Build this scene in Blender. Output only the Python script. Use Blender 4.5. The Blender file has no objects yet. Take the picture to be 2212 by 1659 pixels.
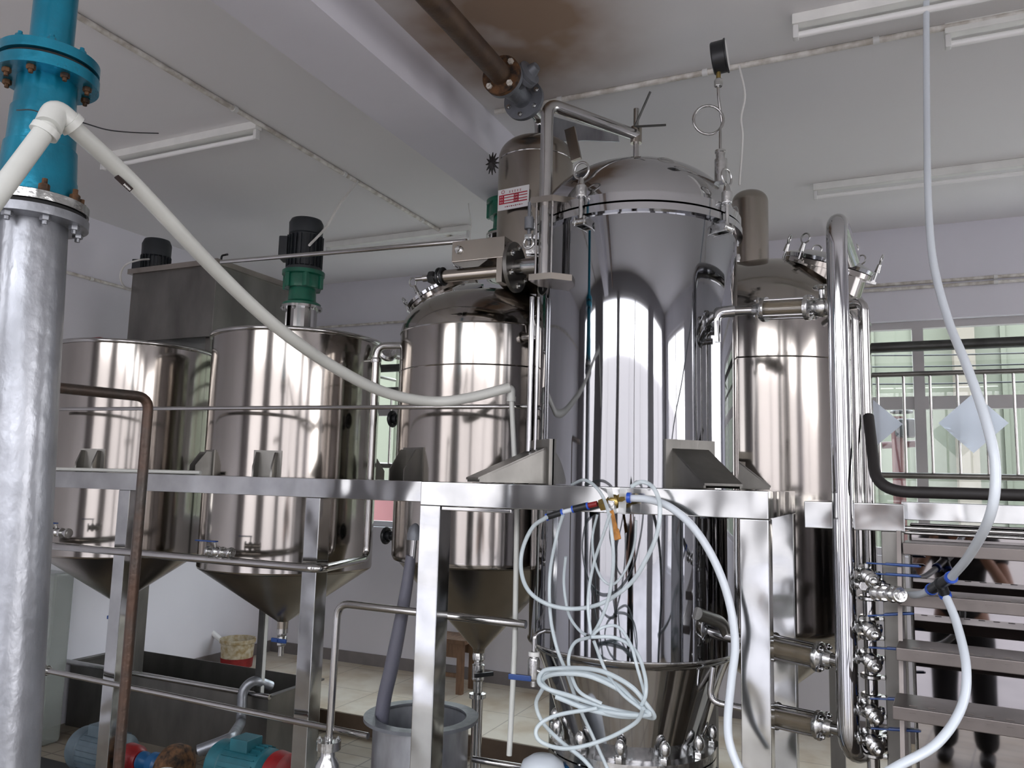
import bpy, bmesh, math, random
from mathutils import Vector as V, Matrix, Quaternion
random.seed(7)
PI = math.pi
SC = bpy.context.scene
COL = SC.collection
CZ = 1.78                       # lens height over the lower floor
# ---------------- camera ----------------
YAW, PITCH, ROLL, FPX = 0.43317, 0.12217, 0.02653, 1718.4
_f = V((-math.sin(YAW)*math.cos(PITCH), math.cos(YAW)*math.cos(PITCH), math.sin(PITCH)))
_r0 = V((math.cos(YAW), math.sin(YAW), 0)); _u0 = _r0.cross(_f)
_r = _r0*math.cos(ROLL)+_u0*math.sin(ROLL); _u = -_r0*math.sin(ROLL)+_u0*math.cos(ROLL)
cam = bpy.data.cameras.new('camera'); co = bpy.data.objects.new('camera', cam); COL.objects.link(co)
cam.sensor_width = 36; cam.lens = FPX/2212*36; cam.clip_start = 0.02; cam.clip_end = 200
co.matrix_world = Matrix(((_r.x,_u.x,-_f.x,0),(_r.y,_u.y,-_f.y,0),(_r.z,_u.z,-_f.z,CZ),(0,0,0,1)))
SC.camera = co
# ---------------- daylight ----------------
w = bpy.data.worlds.new('overcast_sky'); SC.world = w; w.use_nodes = True
wn = w.node_tree; wn.nodes.clear()
wo = wn.nodes.new('ShaderNodeOutputWorld'); wb = wn.nodes.new('ShaderNodeBackground')
tc = wn.nodes.new('ShaderNodeTexCoord'); sx = wn.nodes.new('ShaderNodeSeparateXYZ'); cr = wn.nodes.new('ShaderNodeValToRGB')
wn.links.new(tc.outputs['Generated'], sx.inputs[0]); wn.links.new(sx.outputs['Z'], cr.inputs[0])
cr.color_ramp.elements[0].position = 0.0; cr.color_ramp.elements[0].color = (1.0, .965, .955, 1)
cr.color_ramp.elements[1].position = 0.6; cr.color_ramp.elements[1].color = (.82, .88, 1.0, 1)
wn.links.new(cr.outputs[0], wb.inputs[0]); wb.inputs[1].default_value = 4.2
wn.links.new(wb.outputs[0], wo.inputs[0])
def portal(x, y, z, sx_, sz, back=False, side=False):
    l = bpy.data.lights.new('daylight_portal', 'AREA'); l.shape = 'RECTANGLE'; l.size = sx_; l.size_y = sz
    l.cycles.is_portal = True
    o = bpy.data.objects.new('daylight_portal', l); COL.objects.link(o); o.location = (x, y, z)
    o.rotation_euler = (PI/2 if not back else -PI/2, 0, 0)
    if side: o.rotation_euler = (PI/2, 0, PI/2)
SC.view_settings.view_transform = 'Standard'; SC.view_settings.look = 'None'
SC.view_settings.exposure = 0.95; SC.view_settings.gamma = 1; SC.view_settings.use_curve_mapping = False
SC.cycles.max_bounces = 9; SC.cycles.diffuse_bounces = 5; SC.cycles.glossy_bounces = 6
SC.cycles.transmission_bounces = 6; SC.cycles.transparent_max_bounces = 12
SC.cycles.caustics_reflective = False; SC.cycles.caustics_refractive = False
SC.cycles.sample_clamp_indirect = 6; SC.cycles.use_denoising = True

# ---------------- finding places ----------------
def ray(x, y): return _r*((x-1106)/FPX) - _u*((y-829.5)/FPX) + _f
def A(x, y, Y): d = ray(x, y); return d*(Y/d.y) + V((0,0,CZ))       # on the plane at depth Y
def AZ(x, y, z): d = ray(x, y); return d*((z-CZ)/d.z) + V((0,0,CZ))  # at height z
def AX(x, y, X): d = ray(x, y); return d*(X/d.x) + V((0,0,CZ))
def AD(x, y, D): return ray(x, y)*D + V((0,0,CZ))                    # at distance D along the view axis

# ---------------- materials ----------------
def nd(t, n): return t.nodes.new(n)
MATS = {}
def mat(name, col, metal=0, rough=.5, bump=0, bscale=30, var=0, vscale=6, col2=None, aniso=0, stretch=(1,1,1), alpha=1, trans=0, emit=0, coat=0, wobble=0, wscale=2, spec=.5):
    m = bpy.data.materials.new(name); m.use_nodes = True; t = m.node_tree; b = t.nodes['Principled BSDF']
    b.inputs['Base Color'].default_value = (*col, 1); b.inputs['Metallic'].default_value = metal
    b.inputs['Roughness'].default_value = rough; b.inputs['Specular IOR Level'].default_value = spec
    if coat: b.inputs['Coat Weight'].default_value = coat
    if trans: b.inputs['Transmission Weight'].default_value = trans
    if alpha < 1: b.inputs['Alpha'].default_value = alpha
    if emit: b.inputs['Emission Color'].default_value = (*col,1); b.inputs['Emission Strength'].default_value = emit
    g = nd(t,'ShaderNodeNewGeometry'); mp = nd(t,'ShaderNodeMapping'); mp.inputs['Scale'].default_value = stretch
    t.links.new(g.outputs['Position'], mp.inputs[0])
    if var:
        n = nd(t,'ShaderNodeTexNoise'); n.inputs['Scale'].default_value = vscale; n.inputs['Detail'].default_value = 5
        t.links.new(mp.outputs[0], n.inputs['Vector'])
        r = nd(t,'ShaderNodeMapRange'); r.inputs[1].default_value = .35; r.inputs[2].default_value = .65
        t.links.new(n.outputs[0], r.inputs[0])
        mx = nd(t,'ShaderNodeMix'); mx.data_type = 'RGBA'
        mx.inputs[6].default_value = (*col,1)
        c2 = col2 if col2 else tuple(c*(1-var) for c in col); mx.inputs[7].default_value = (*c2,1)
        t.links.new(r.outputs[0], mx.inputs[0]); t.links.new(mx.outputs[2], b.inputs['Base Color'])
        r2 = nd(t,'ShaderNodeMapRange'); r2.inputs[3].default_value = max(.02,rough*.75); r2.inputs[4].default_value = min(1,rough*1.25)
        t.links.new(n.outputs[0], r2.inputs[0]); t.links.new(r2.outputs[0], b.inputs['Roughness'])
    last = None
    if wobble:
        n = nd(t,'ShaderNodeTexNoise'); n.inputs['Scale'].default_value = wscale; n.inputs['Detail'].default_value = 1
        t.links.new(mp.outputs[0], n.inputs['Vector'])
        bp = nd(t,'ShaderNodeBump'); bp.inputs['Strength'].default_value = 1; bp.inputs['Distance'].default_value = wobble
        t.links.new(n.outputs[0], bp.inputs['Height']); last = bp
    if bump:
        n = nd(t,'ShaderNodeTexNoise'); n.inputs['Scale'].default_value = bscale; n.inputs['Detail'].default_value = 4
        t.links.new(mp.outputs[0], n.inputs['Vector'])
        bp = nd(t,'ShaderNodeBump'); bp.inputs['Strength'].default_value = bump; bp.inputs['Distance'].default_value = .004
        t.links.new(n.outputs[0], bp.inputs['Height'])
        if last: t.links.new(last.outputs[0], bp.inputs['Normal'])
        last = bp
    if last: t.links.new(last.outputs[0], b.inputs['Normal'])
    if aniso:
        b.inputs['Anisotropic'].default_value = aniso
        tg = nd(t,'ShaderNodeTangent'); tg.direction_type = 'RADIAL'; tg.axis = 'Z'
        t.links.new(tg.outputs[0], b.inputs['Tangent'])
    MATS[name] = m
    return m
M = MATS
mat('polished_steel', (.56,.56,.57), 1, .07, wobble=.0009, wscale=5, stretch=(1,1,.35), var=.10, vscale=3)
mat('tank_mirror', (.345,.35,.365), 1, .04, wobble=.006, wscale=2.6, stretch=(1,1,.35), var=.08, vscale=2)
mat('mirror_panel', (.25,.235,.235), 1, .03, wobble=.0006, wscale=1.5)
mat('brushed_steel', (.43,.40,.37), 1, .11, aniso=.6, var=.16, vscale=5, stretch=(1,1,.25), wobble=.0015, wscale=5)
mat('warm_steel', (.42,.38,.335), 1, .24, aniso=.6, var=.2, vscale=5, stretch=(1,1,.4))
mat('frame_steel', (.56,.57,.57), 1, .12, wobble=.02, wscale=4, var=.22, vscale=7)
mat('tube_steel', (.52,.51,.50), 1, .15, var=.12, vscale=12)
mat('cast_steel', (.62,.62,.61), 1, .2, bump=.3, bscale=60, var=.25, vscale=30)
mat('dull_steel', (.24,.232,.215), 1, .42, bump=.2, bscale=40, var=.35, vscale=5, stretch=(1,1,.4))
mat('step_steel', (.17,.15,.14), .8, .38, var=.2, vscale=6)
mat('dark_steel', (.10,.10,.095), .8, .45, bump=.3, bscale=30, var=.4, vscale=6)
mat('galvanized', (.48,.50,.53), .75, .38, bump=.3, bscale=25, var=.45, vscale=8, col2=(.23,.23,.25), stretch=(1,1,.35))
mat('silver_paint', (.31,.32,.345), .7, .36, bump=.9, bscale=22, var=.25, vscale=10, stretch=(1,1,.6), wobble=.004, wscale=12)
mat('teal_paint', (.008,.24,.37), .6, .30, bump=.25, bscale=50, var=.35, vscale=7, coat=.3)
mat('teal_motor', (.015,.12,.15), 0, .45, var=.3, vscale=12)
mat('grey_motor', (.07,.10,.12), 0, .5, var=.3, vscale=12)
mat('green_paint', (.005,.13,.075), 0, .35, coat=.2, var=.3, vscale=15)
mat('black_motor', (.018,.022,.026), 0, .42, var=.3, vscale=12)
mat('black_plastic', (.012,.013,.015), 0, .35)
mat('black_rubber', (.01,.008,.008), 0, .6)
mat('rusty_pipe', (.075,.05,.038), .5, .55, bump=.6, bscale=50, var=.5, vscale=9, col2=(.13,.085,.055))
mat('iron_pipe', (.06,.052,.046), .6, .42, bump=.6, bscale=60, var=.5, vscale=9, col2=(.085,.05,.035))
mat('rust', (.16,.075,.03), .3, .75, bump=.6, bscale=60, var=.6, vscale=30, col2=(.02,.015,.012))
mat('grey_cast', (.17,.18,.20), .3, .45, bump=.4, bscale=70, var=.2, vscale=20)
mat('white_pvc', (.60,.61,.575), 0, .35, var=.12, vscale=6, coat=.1)
mat('white_plastic', (.72,.72,.70), 0, .4)
mat('lamp_body', (.86,.86,.82), 0, .4, var=.1, vscale=8)
mat('lamp_tube', (.88,.88,.86), 0, .2)
mat('conduit', (.80,.78,.73), 0, .5, var=.2, vscale=20, col2=(.48,.44,.38))
mat('hose', (.62,.70,.73), 0, .18, alpha=.6, coat=.3)
mat('milky_hose', (.66,.71,.76), 0, .25, alpha=.9)
mat('grey_hose', (.11,.11,.14), 0, .4, coat=.2, bump=.3, bscale=80)
mat('blue_handle', (.012,.05,.20), 0, .35)
mat('blue_plastic', (.008,.07,.18), 0, .35)
mat('blue_ring', (.02,.08,.45), 0, .3)
mat('red_paint', (.26,.01,.012), 0, .4, var=.3, vscale=20)
mat('dark_red', (.06,.008,.008), 0, .5)
mat('brass', (.45,.33,.12), 1, .3)
mat('orange_paint', (.50,.20,.02), 0, .4, var=.4, vscale=60)
mat('cream_plastic', (.55,.50,.38), 0, .5, var=.5, vscale=25, col2=(.33,.24,.11))
mat('pink_board', (.40,.16,.16), 0, .6)
mat('wood', (.20,.11,.06), 0, .6, bump=.4, bscale=30, var=.4, vscale=8, stretch=(6,1,1))
mat('grey_wall', (.30,.29,.31), 0, .7)
mat('riser', (.105,.07,.045), 0, .6, var=.3, vscale=5)
mat('wall_paint', (.74,.73,.78), 0, .75, var=.07, vscale=1.2, bump=.12, bscale=12)
mat('tan_sheet', (.16,.14,.115), 0, .7)
mat('outside_wall', (.125,.136,.102), 0, .6)
mat('yard_front', (.36,.335,.33), 0, .9, var=.2, vscale=1)
mat('cream_wall', (.48,.455,.44), 0, .7)
mat('yard', (.42,.40,.37), 0, .9, var=.2, vscale=1)
mat('baseboard', (.22,.20,.20), 0, .6, var=.2, vscale=6)
mat('upvc', (.52,.50,.50), 0, .4)
mat('paper', (.78,.80,.86), 0, .5)
mat('plate_white', (.68,.68,.68), 0, .35)
mat('plate_red', (.38,.01,.03), 0, .4)
mat('plate_ink', (.25,.02,.03), 0, .5)
mat('sticker', (.02,.012,.012), 0, .4)
mat('string', (.70,.69,.66), 0, .7)
mat('skin', (.42,.23,.16), 0, .5)
mat('hair', (.012,.010,.009), 0, .6)
mat('black_cloth', (.012,.012,.014), 0, .85)
mat('tape', (.62,.64,.64), 0, .15, alpha=.45)
mat('amber_glass', (.24,.20,.14), 0, .06, alpha=.62, coat=.5)
mat('clear_box', (.30,.33,.30), 0, .22, alpha=.55, coat=.4, wobble=.003, wscale=6)
mat('soot', (.015,.015,.015), 0, .9)
def glass():
    m = bpy.data.materials.new('window_glass'); m.use_nodes = True; t = m.node_tree; t.nodes.clear()
    o = nd(t,'ShaderNodeOutputMaterial'); a = nd(t,'ShaderNodeBsdfTransparent'); g = nd(t,'ShaderNodeBsdfGlossy'); mx = nd(t,'ShaderNodeMixShader')
    a.inputs[0].default_value = (.93,.96,.94,1); g.inputs['Roughness'].default_value = .02; mx.inputs[0].default_value = .07
    t.links.new(a.outputs[0], mx.inputs[1]); t.links.new(g.outputs[0], mx.inputs[2]); t.links.new(mx.outputs[0], o.inputs[0])
    MATS['window_glass'] = m
glass()
def ceil_mat():
    m = mat('ceiling_paint', (.76,.75,.75), 0, .8, bump=.1, bscale=8); t = m.node_tree; b = t.nodes['Principled BSDF']
    g = nd(t,'ShaderNodeNewGeometry'); s = nd(t,'ShaderNodeVectorMath'); s.operation = 'SUBTRACT'
    p = AZ(1085, 60, 3.65); s.inputs[1].default_value = p
    t.links.new(g.outputs['Position'], s.inputs[0])
    sc = nd(t,'ShaderNodeVectorMath'); sc.operation = 'MULTIPLY'; sc.inputs[1].default_value = (1.0,.75,.2)
    t.links.new(s.outputs[0], sc.inputs[0])
    ln = nd(t,'ShaderNodeVectorMath'); ln.operation = 'LENGTH'; t.links.new(sc.outputs[0], ln.inputs[0])
    r = nd(t,'ShaderNodeMapRange'); r.inputs[1].default_value = .05; r.inputs[2].default_value = .75; r.inputs[3].default_value = 1; r.inputs[4].default_value = 0
    r.interpolation_type = 'SMOOTHSTEP'
    n = nd(t,'ShaderNodeTexNoise'); n.inputs['Scale'].default_value = 3; n.inputs['Detail'].default_value = 3; t.links.new(g.outputs['Position'], n.inputs['Vector'])
    ml = nd(t,'ShaderNodeMath'); ml.operation = 'MULTIPLY'; t.links.new(ln.outputs['Value'], r.inputs[0])
    t.links.new(r.outputs[0], ml.inputs[0]); t.links.new(n.outputs[0], ml.inputs[1])
    m2 = nd(t,'ShaderNodeMath'); m2.operation = 'MULTIPLY'; m2.inputs[1].default_value = 2.3; m2.use_clamp = True; t.links.new(ml.outputs[0], m2.inputs[0])
    mx = nd(t,'ShaderNodeMix'); mx.data_type = 'RGBA'; mx.inputs[6].default_value = (.76,.75,.75,1); mx.inputs[7].default_value = (.30,.21,.15,1)
    t.links.new(m2.outputs[0], mx.inputs[0]); t.links.new(mx.outputs[2], b.inputs['Base Color'])
ceil_mat()
def tile_mat(name, c1, c2, mortar, w_, h_, ms, rough=.35):
    m = bpy.data.materials.new(name); m.use_nodes = True; t = m.node_tree; b = t.nodes['Principled BSDF']
    g = nd(t,'ShaderNodeNewGeometry'); br = nd(t,'ShaderNodeTexBrick'); br.offset = 0
    br.inputs['Color1'].default_value = (*c1,1); br.inputs['Color2'].default_value = (*c2,1); br.inputs['Mortar'].default_value = (*mortar,1)
    br.inputs['Scale'].default_value = 1; br.inputs['Mortar Size'].default_value = ms; br.inputs['Brick Width'].default_value = w_; br.inputs['Row Height'].default_value = h_
    t.links.new(g.outputs['Position'], br.inputs['Vector'])
    n = nd(t,'ShaderNodeTexNoise'); n.inputs['Scale'].default_value = 4; n.inputs['Detail'].default_value = 6; t.links.new(g.outputs['Position'], n.inputs['Vector'])
    r = nd(t,'ShaderNodeMapRange'); r.inputs[1].default_value = .4; r.inputs[2].default_value = .7; t.links.new(n.outputs[0], r.inputs[0])
    mx = nd(t,'ShaderNodeMix'); mx.data_type = 'RGBA'; mx.blend_type = 'MULTIPLY'; mx.inputs[7].default_value = (.74,.66,.56,1)
    t.links.new(r.outputs[0], mx.inputs[0]); t.links.new(br.outputs[0], mx.inputs[6]); t.links.new(mx.outputs[2], b.inputs['Base Color'])
    b.inputs['Roughness'].default_value = rough; MATS[name] = m
tile_mat('floor_tile', (.78,.72,.60), (.74,.68,.56), (.45,.40,.32), .6, .6, .004)
tile_mat('wet_floor', (.25,.215,.165), (.29,.25,.19), (.12,.10,.08), .30, .15, .006, .4)

# ---------------- mesh helpers ----------------
def nb(): return bmesh.new()
def frame(p, d, up=None):
    z = V(d).normalized(); u = V(up) if up is not None else (V((0,0,1)) if abs(z.z) < .95 else V((0,1,0)))
    x = u.cross(z).normalized(); y = z.cross(x)
    m = Matrix((x,y,z)).transposed().to_4x4(); m.translation = V(p); return m
def box(bm, c, s, mtx=None, bev=0):
    m = Matrix.Translation(V(c)) @ Matrix.Diagonal((s[0],s[1],s[2],1))
    if mtx is not None: m = mtx @ m
    g = bmesh.ops.create_cube(bm, size=1, matrix=m)
    if bev:
        es = list({e for v in g['verts'] for e in v.link_edges})
        bmesh.ops.bevel(bm, geom=es, offset=bev, segments=2, affect='EDGES', profile=.5)
def box2(bm, a, b, bev=0):
    a, b = V(a), V(b); box(bm, (a+b)/2, [abs(b[i]-a[i]) for i in range(3)], None, bev)
def lathe(bm, prof, mtx, seg=32, close=False):
    rings = []
    for r, z in prof:
        if r < 1e-6: rings.append([bm.verts.new(mtx @ V((0,0,z)))])
        else: rings.append([bm.verts.new(mtx @ V((r*math.cos(2*PI*i/seg), r*math.sin(2*PI*i/seg), z))) for i in range(seg)])
    pairs = list(zip(rings, rings[1:])) + ([(rings[-1], rings[0])] if close else [])
    for a, b in pairs:
        for i in range(seg):
            j = (i+1) % seg
            if len(a) == 1 and len(b) == 1: break
            if len(a) == 1: bm.faces.new((a[0], b[j], b[i]))
            elif len(b) == 1: bm.faces.new((a[i], a[j], b[0]))
            else: bm.faces.new((a[i], a[j], b[j], b[i]))
    if not close:
        if len(rings[0]) > 1: bm.faces.new(list(reversed(rings[0])))
        if len(rings[-1]) > 1: bm.faces.new(rings[-1])
def cyl(bm, p0, p1, r, seg=16, r2=None):
    p0, p1 = V(p0), V(p1); L = (p1-p0).length
    lathe(bm, [(r,0),(r if r2 is None else r2, L)], frame(p0, p1-p0), seg)
def fillet(pts, rad, n=6):
    pts = [V(p) for p in pts]; out = [pts[0]]
    for a, b, c in zip(pts, pts[1:], pts[2:]):
        d0 = (a-b); d1 = (c-b); r = min(rad, d0.length*.49, d1.length*.49)
        s = b+d0.normalized()*r; e = b+d1.normalized()*r
        for i in range(n+1):
            t = i/n; out.append((1-t)**2*s + 2*t*(1-t)*b + t*t*e)
    out.append(pts[-1]); return out
def catmull(pts, n=10):
    pts = [V(p) for p in pts]; P = [2*pts[0]-pts[1]] + pts + [2*pts[-1]-pts[-2]]; out = []
    for i in range(1, len(P)-2):
        a, b, c, d = P[i-1:i+3]
        for k in range(n):
            t = k/n
            out.append(.5*((2*b)+(c-a)*t+(2*a-5*b+4*c-d)*t*t+(3*b-a-3*c+d)*t**3))
    out.append(pts[-1]); return out
def sweep(bm, pts, r, seg=12, radii=None, caps=True):
    q = [pts[0]]
    rr = [radii[0] if radii else r]
    for i, p in enumerate(pts[1:], 1):
        if (p-q[-1]).length > 1e-5: q.append(p); rr.append(radii[i] if radii else r)
    pts = q; n = len(pts); tans = []
    for i in range(n): tans.append((pts[min(i+1,n-1)]-pts[max(i-1,0)]).normalized())
    t0 = tans[0]; x = (V((0,0,1)) if abs(t0.z) < .9 else V((1,0,0))).cross(t0).normalized(); rings = []
    for i in range(n):
        if i: x = tans[i-1].rotation_difference(tans[i]) @ x; x = (x - tans[i]*x.dot(tans[i])).normalized()
        y = tans[i].cross(x)
        rings.append([bm.verts.new(pts[i]+rr[i]*(x*math.cos(2*PI*k/seg)+y*math.sin(2*PI*k/seg))) for k in range(seg)])
    for a, b in zip(rings, rings[1:]):
        for k in range(seg): bm.faces.new((a[k], a[(k+1)%seg], b[(k+1)%seg], b[k]))
    if caps: bm.faces.new(list(reversed(rings[0]))); bm.faces.new(rings[-1])
def tube(bm, pts, r, rad=.05, seg=14): sweep(bm, fillet(pts, rad), r, seg)
def torus(bm, c, axis, R_, r, a0=0, a1=2*PI, seg=28, s2=10):
    m = frame(c, axis); pts = [m @ V((R_*math.cos(a0+(a1-a0)*i/seg), R_*math.sin(a0+(a1-a0)*i/seg), 0)) for i in range(seg+1)]
    if abs(a1-a0-2*PI) < 1e-6: lathe(bm, [(R_+r*math.cos(2*PI*k/s2), r*math.sin(2*PI*k/s2)) for k in range(s2)], m, seg, True)
    else: sweep(bm, pts, r, s2)
def ball(bm, c, r, sc=(1,1,1)): bmesh.ops.create_uvsphere(bm, u_segments=20, v_segments=12, radius=r, matrix=Matrix.Translation(V(c)) @ Matrix.Diagonal((*sc,1)))
def prism(bm, pts, d):
    d = V(d); a = [bm.verts.new(V(p)) for p in pts]; b = [bm.verts.new(V(p)+d) for p in pts]
    bm.faces.new(a); bm.faces.new(list(reversed(b)))
    for i in range(len(a)):
        j = (i+1) % len(a); bm.faces.new((a[j], a[i], b[i], b[j]))
def hexnut(bm, p, d, r, h): lathe(bm, [(r*.9,0),(r,h*.15),(r,h*.85),(r*.9,h)], frame(V(p), d), 6)

def obj(name, bm, m, parent=None, angle=38, loc=None):
    bmesh.ops.recalc_face_normals(bm, faces=bm.faces[:])
    me = bpy.data.meshes.new(name)
    if parent is not None: org = V(parent['_o'])
    elif loc is not None: org = V(loc)
    else:
        xs = [v.co for v in bm.verts]
        org = V(((min(v.x for v in xs)+max(v.x for v in xs))/2, (min(v.y for v in xs)+max(v.y for v in xs))/2, min(v.z for v in xs)))
    bmesh.ops.translate(bm, verts=bm.verts[:], vec=-org)
    bm.to_mesh(me); bm.free()
    me.materials.append(MATS[m] if isinstance(m, str) else m)
    me.polygons.foreach_set('use_smooth', [True]*len(me.polygons))
    me.set_sharp_from_angle(angle=math.radians(angle))
    o = bpy.data.objects.new(name, me); COL.objects.link(o)
    wm = o.modifiers.new('normals','WEIGHTED_NORMAL'); wm.keep_sharp = True; wm.weight = 90
    o['_o'] = tuple(org)
    if parent is not None: o.parent = parent
    else: o.location = org
    return o
def tag(o, label, cat, group=None, kind=None):
    o['label'] = label; o['category'] = cat
    if group: o['group'] = group
    if kind: o['kind'] = kind
    return o
def thing(name, label, cat, loc, group=None):
    o = bpy.data.objects.new(name, None); COL.objects.link(o); o.empty_display_size = .1
    o.location = V(loc); o['_o'] = tuple(V(loc)); return tag(o, label, cat, group)
def struct(name, bm, m, parent=None):
    o = obj(name, bm, m, parent)
    if parent is None: o['kind'] = 'structure'
    return o
# ================= the setting =================
CEIL, YB, XL, XR, YF, PLAT = 3.65, 6.14, -5.29, 3.9, -1.25, .13
PLE = 4.86
bm = nb(); box2(bm, (XL-.2, YF-.2, -.12), (XR+.2, PLE, 0)); struct('floor', bm, 'wet_floor')
bm = nb(); box2(bm, (XL-.2, PLE, -.12), (XR+.2, YB+.2, PLAT)); struct('raised_floor', bm, 'floor_tile')
bm = nb(); box2(bm, (XL, PLE-.012, 0), (XR, PLE, PLAT-.004)); struct('trim_1', bm, 'riser')
bm = nb(); box2(bm, (XL-.2, YF-.2, CEIL), (XR+.2, YB+.2, CEIL+.12)); struct('ceiling', bm, 'ceiling_paint')
bm = nb(); box2(bm, (-2.09, YF, 3.43), (-1.76, YB, CEIL)); struct('ceiling_beam', bm, 'wall_paint')
bm = nb(); box2(bm, (XL-.2, YF-.2, 0), (XL, YB+.2, CEIL)); struct('wall_left', bm, 'wall_paint')
bm = nb()
for a,b in ((YF-.2,-.9),(1.3,4.3),(5.9,YB+.2)): box2(bm, (XR, a, .9), (XR+.2, b, 3.35))
box2(bm, (XR, YF-.2, 0), (XR+.2, YB+.2, .9)); box2(bm, (XR, YF-.2, 3.35), (XR+.2, YB+.2, CEIL)); struct('wall_right', bm, 'wall_paint')
for k,(a,b) in enumerate(((-.9,1.3),(4.3,5.9))):  # unseen side windows, added to let more daylight into the room
    bm = nb()
    for q in range(3): y = a+.025+(b-a-.05)*q/2; box2(bm,(XR+.08,y-.025,.95),(XR+.13,y+.025,3.3))
    box2(bm,(XR+.08,a,.9),(XR+.13,b,.95)); box2(bm,(XR+.08,a,3.3),(XR+.13,b,3.35)); struct('window_%d'%(k+3),bm,'upvc')
    portal(XR+.25,(a+b)/2,2.12,b-a,2.45,side=True)
zs = A(850,1140,YB).z; zt = A(1990,690,YB).z
w1 = (A(778,900,YB).x, A(1450,900,YB).x); w2 = (A(1866,900,YB).x, 3.2)
bm = nb(); T = .2
box2(bm, (XL,YB,PLAT-.13), (XR,YB+T,zs)); box2(bm, (XL,YB,zt), (XR,YB+T,CEIL))
box2(bm, (XL,YB,zs), (w1[0],YB+T,zt)); box2(bm, (w1[1],YB,zs), (w2[0],YB+T,zt)); box2(bm, (w2[1],YB,zs), (XR,YB+T,zt))
struct('wall_back', bm, 'wall_paint')
bm = nb(); box2(bm, (XL, YB-.012, PLAT), (XR, YB, PLAT+.10)); struct('baseboard_back', bm, 'baseboard')
bm = nb(); box2(bm, (XL, PLE, PLAT), (XL+.012, YB-.012, PLAT+.10)); struct('baseboard_left', bm, 'baseboard')
# glazed windows
zm = A(1988,868,YB).z
def window(n, x0, x1, mull):
    r = bpy.data.objects.new('window_%d' % n, None); COL.objects.link(r); r.location = (x0, YB+.08, zs); r['_o'] = tuple(r.location); r['kind'] = 'structure'
    bm = nb(); y0, y1 = YB+.06, YB+.12; f = .05
    box2(bm,(x0,y0,zs),(x1,y1,zs+f)); box2(bm,(x0,y0,zt-f),(x1,y1,zt)); box2(bm,(x0,y0,zs+f),(x0+f,y1,zt-f)); box2(bm,(x1-f,y0,zs+f),(x1,y1,zt-f))
    for k, x in enumerate(mull): box2(bm,(x-.035,y0-.004,zs+f),(x+.035,y1+.004,zt-f))
    box2(bm,(x0+f,y0+.004,zm-.045),(x1-f,y1-.004,zm+.045)); obj('window_frame', bm, 'upvc', r)
    bm = nb(); box2(bm,(x0+f,YB+.088,zs+f),(x1-f,YB+.092,zt-f)); obj('pane', bm, 'window_glass', r)
mx = A(1988,868,YB).x
window(1, *w1, (w1[0]+1.25,)); window(2, *w2, (mx, mx+1.1, mx+2.1))
# open shop front behind the lens
piers = [(XL,-4.4),(-3.0,-2.3),(-1.02,-.88),(1.7,2.2),(3.5,XR)]
HD = 3.45
bm = nb()
for a, b in piers: box2(bm,(a,YF-.2,0),(b,YF,HD))
box2(bm,(XL,YF-.2,HD),(XR,YF,CEIL)); struct('wall_front', bm, 'grey_wall')
dn = 1
for (a, b) in ((-4.4,-3.0),(-2.3,-1.02),(-.88,1.7),(2.2,3.5)):  # the rightmost opening is added for extra daylight
    bm = nb(); f = .045
    n = 1 if b-a < 2.0 else 2
    for k in range(n+1):
        x = a + f/2 + (b-a-f)*k/n; box2(bm,(x-f/2,YF-.12,0),(x+f/2,YF-.06,HD-f))
    box2(bm,(a,YF-.12,HD-f),(b,YF-.06,HD)); pass
    struct('door_%d' % dn, bm, 'upvc'); dn += 1
    portal((a+b)/2, YF-.25, 1.7, b-a, 3.4)
portal(sum(w1)/2, YB+.3, (zs+zt)/2, w1[1]-w1[0], zt-zs, True)
portal(sum(w2)/2, YB+.3, (zs+zt)/2, w2[1]-w2[0], zt-zs, True)
# outside
bm = nb(); box2(bm,(-30,YB+.2,-.15),(30,30,-.02)); struct('yard_back', bm, 'yard')
bm = nb(); box2(bm,(-40,-40,-.15),(40,YF-.2,-.02)); box2(bm,(XR+.2,YF-.2,-.15),(40,YB+.2,-.02)); struct('yard_front', bm, 'yard_front')
bm = nb(); box2(bm,(-11,12,-.02),(11,12.1,4.25))
x = -11
while x < 11: box2(bm,(x,11.95,-.02),(x+.06,12,4.25)); x += .52
o = obj('neighbouring_shed', bm, 'outside_wall'); tag(o,'pale green ribbed sheet wall of a shed seen through the back windows','building')
bm = nb(); box2(bm,(-26,-11.2,-.02),(26,-11,4.4))  # unseen wall, added for the tank reflections and to block low sky
x = -26
while x < 26: box2(bm,(x,-11,-.02),(x+.3,-10.9,4.4)); x += 3.1
struct('unseen_wall_across_yard', bm, 'cream_wall')
t = thing('standpipe','dark red standpipe with a valve outside the right window','standpipe', A(1938,1090,7.6))
bm = nb(); a = A(1938,900,7.6); b = V((a.x,7.6,-.02)); cyl(bm, b, (a.x,7.6,a.z), .05,14); obj('pipe', bm,'dark_red',t)
bm = nb(); a = A(1957,925,7.55); box(bm, a,(.17,.13,.16),None,.03); torus(bm,a+V((-.03,0,.14)),(0,0,1),.08,.012); obj('valve_body', bm,'black_plastic',t)
bm = nb(); a = A(1905,962,7.62); b = A(1992,958,7.62); cyl(bm,a,b,.03,12); obj('side_pipe', bm,'dark_red',t)
bm = nb(); a = A(2055,700,11.8); b = A(2100,700,11.8); box2(bm,(a.x,11.6,-.02),(b.x,11.94,4.3)); obj_ = obj('sheet_column',bm,'tan_sheet'); tag(obj_,'tan sheet column against the shed wall outside the right window','column')
def wire(n, pts, r, m, lab, cat='cable', group=None):
    bm = nb(); sweep(bm, catmull(pts,8), r, 8); return tag(obj(n,bm,m),lab,cat,group)
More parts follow.
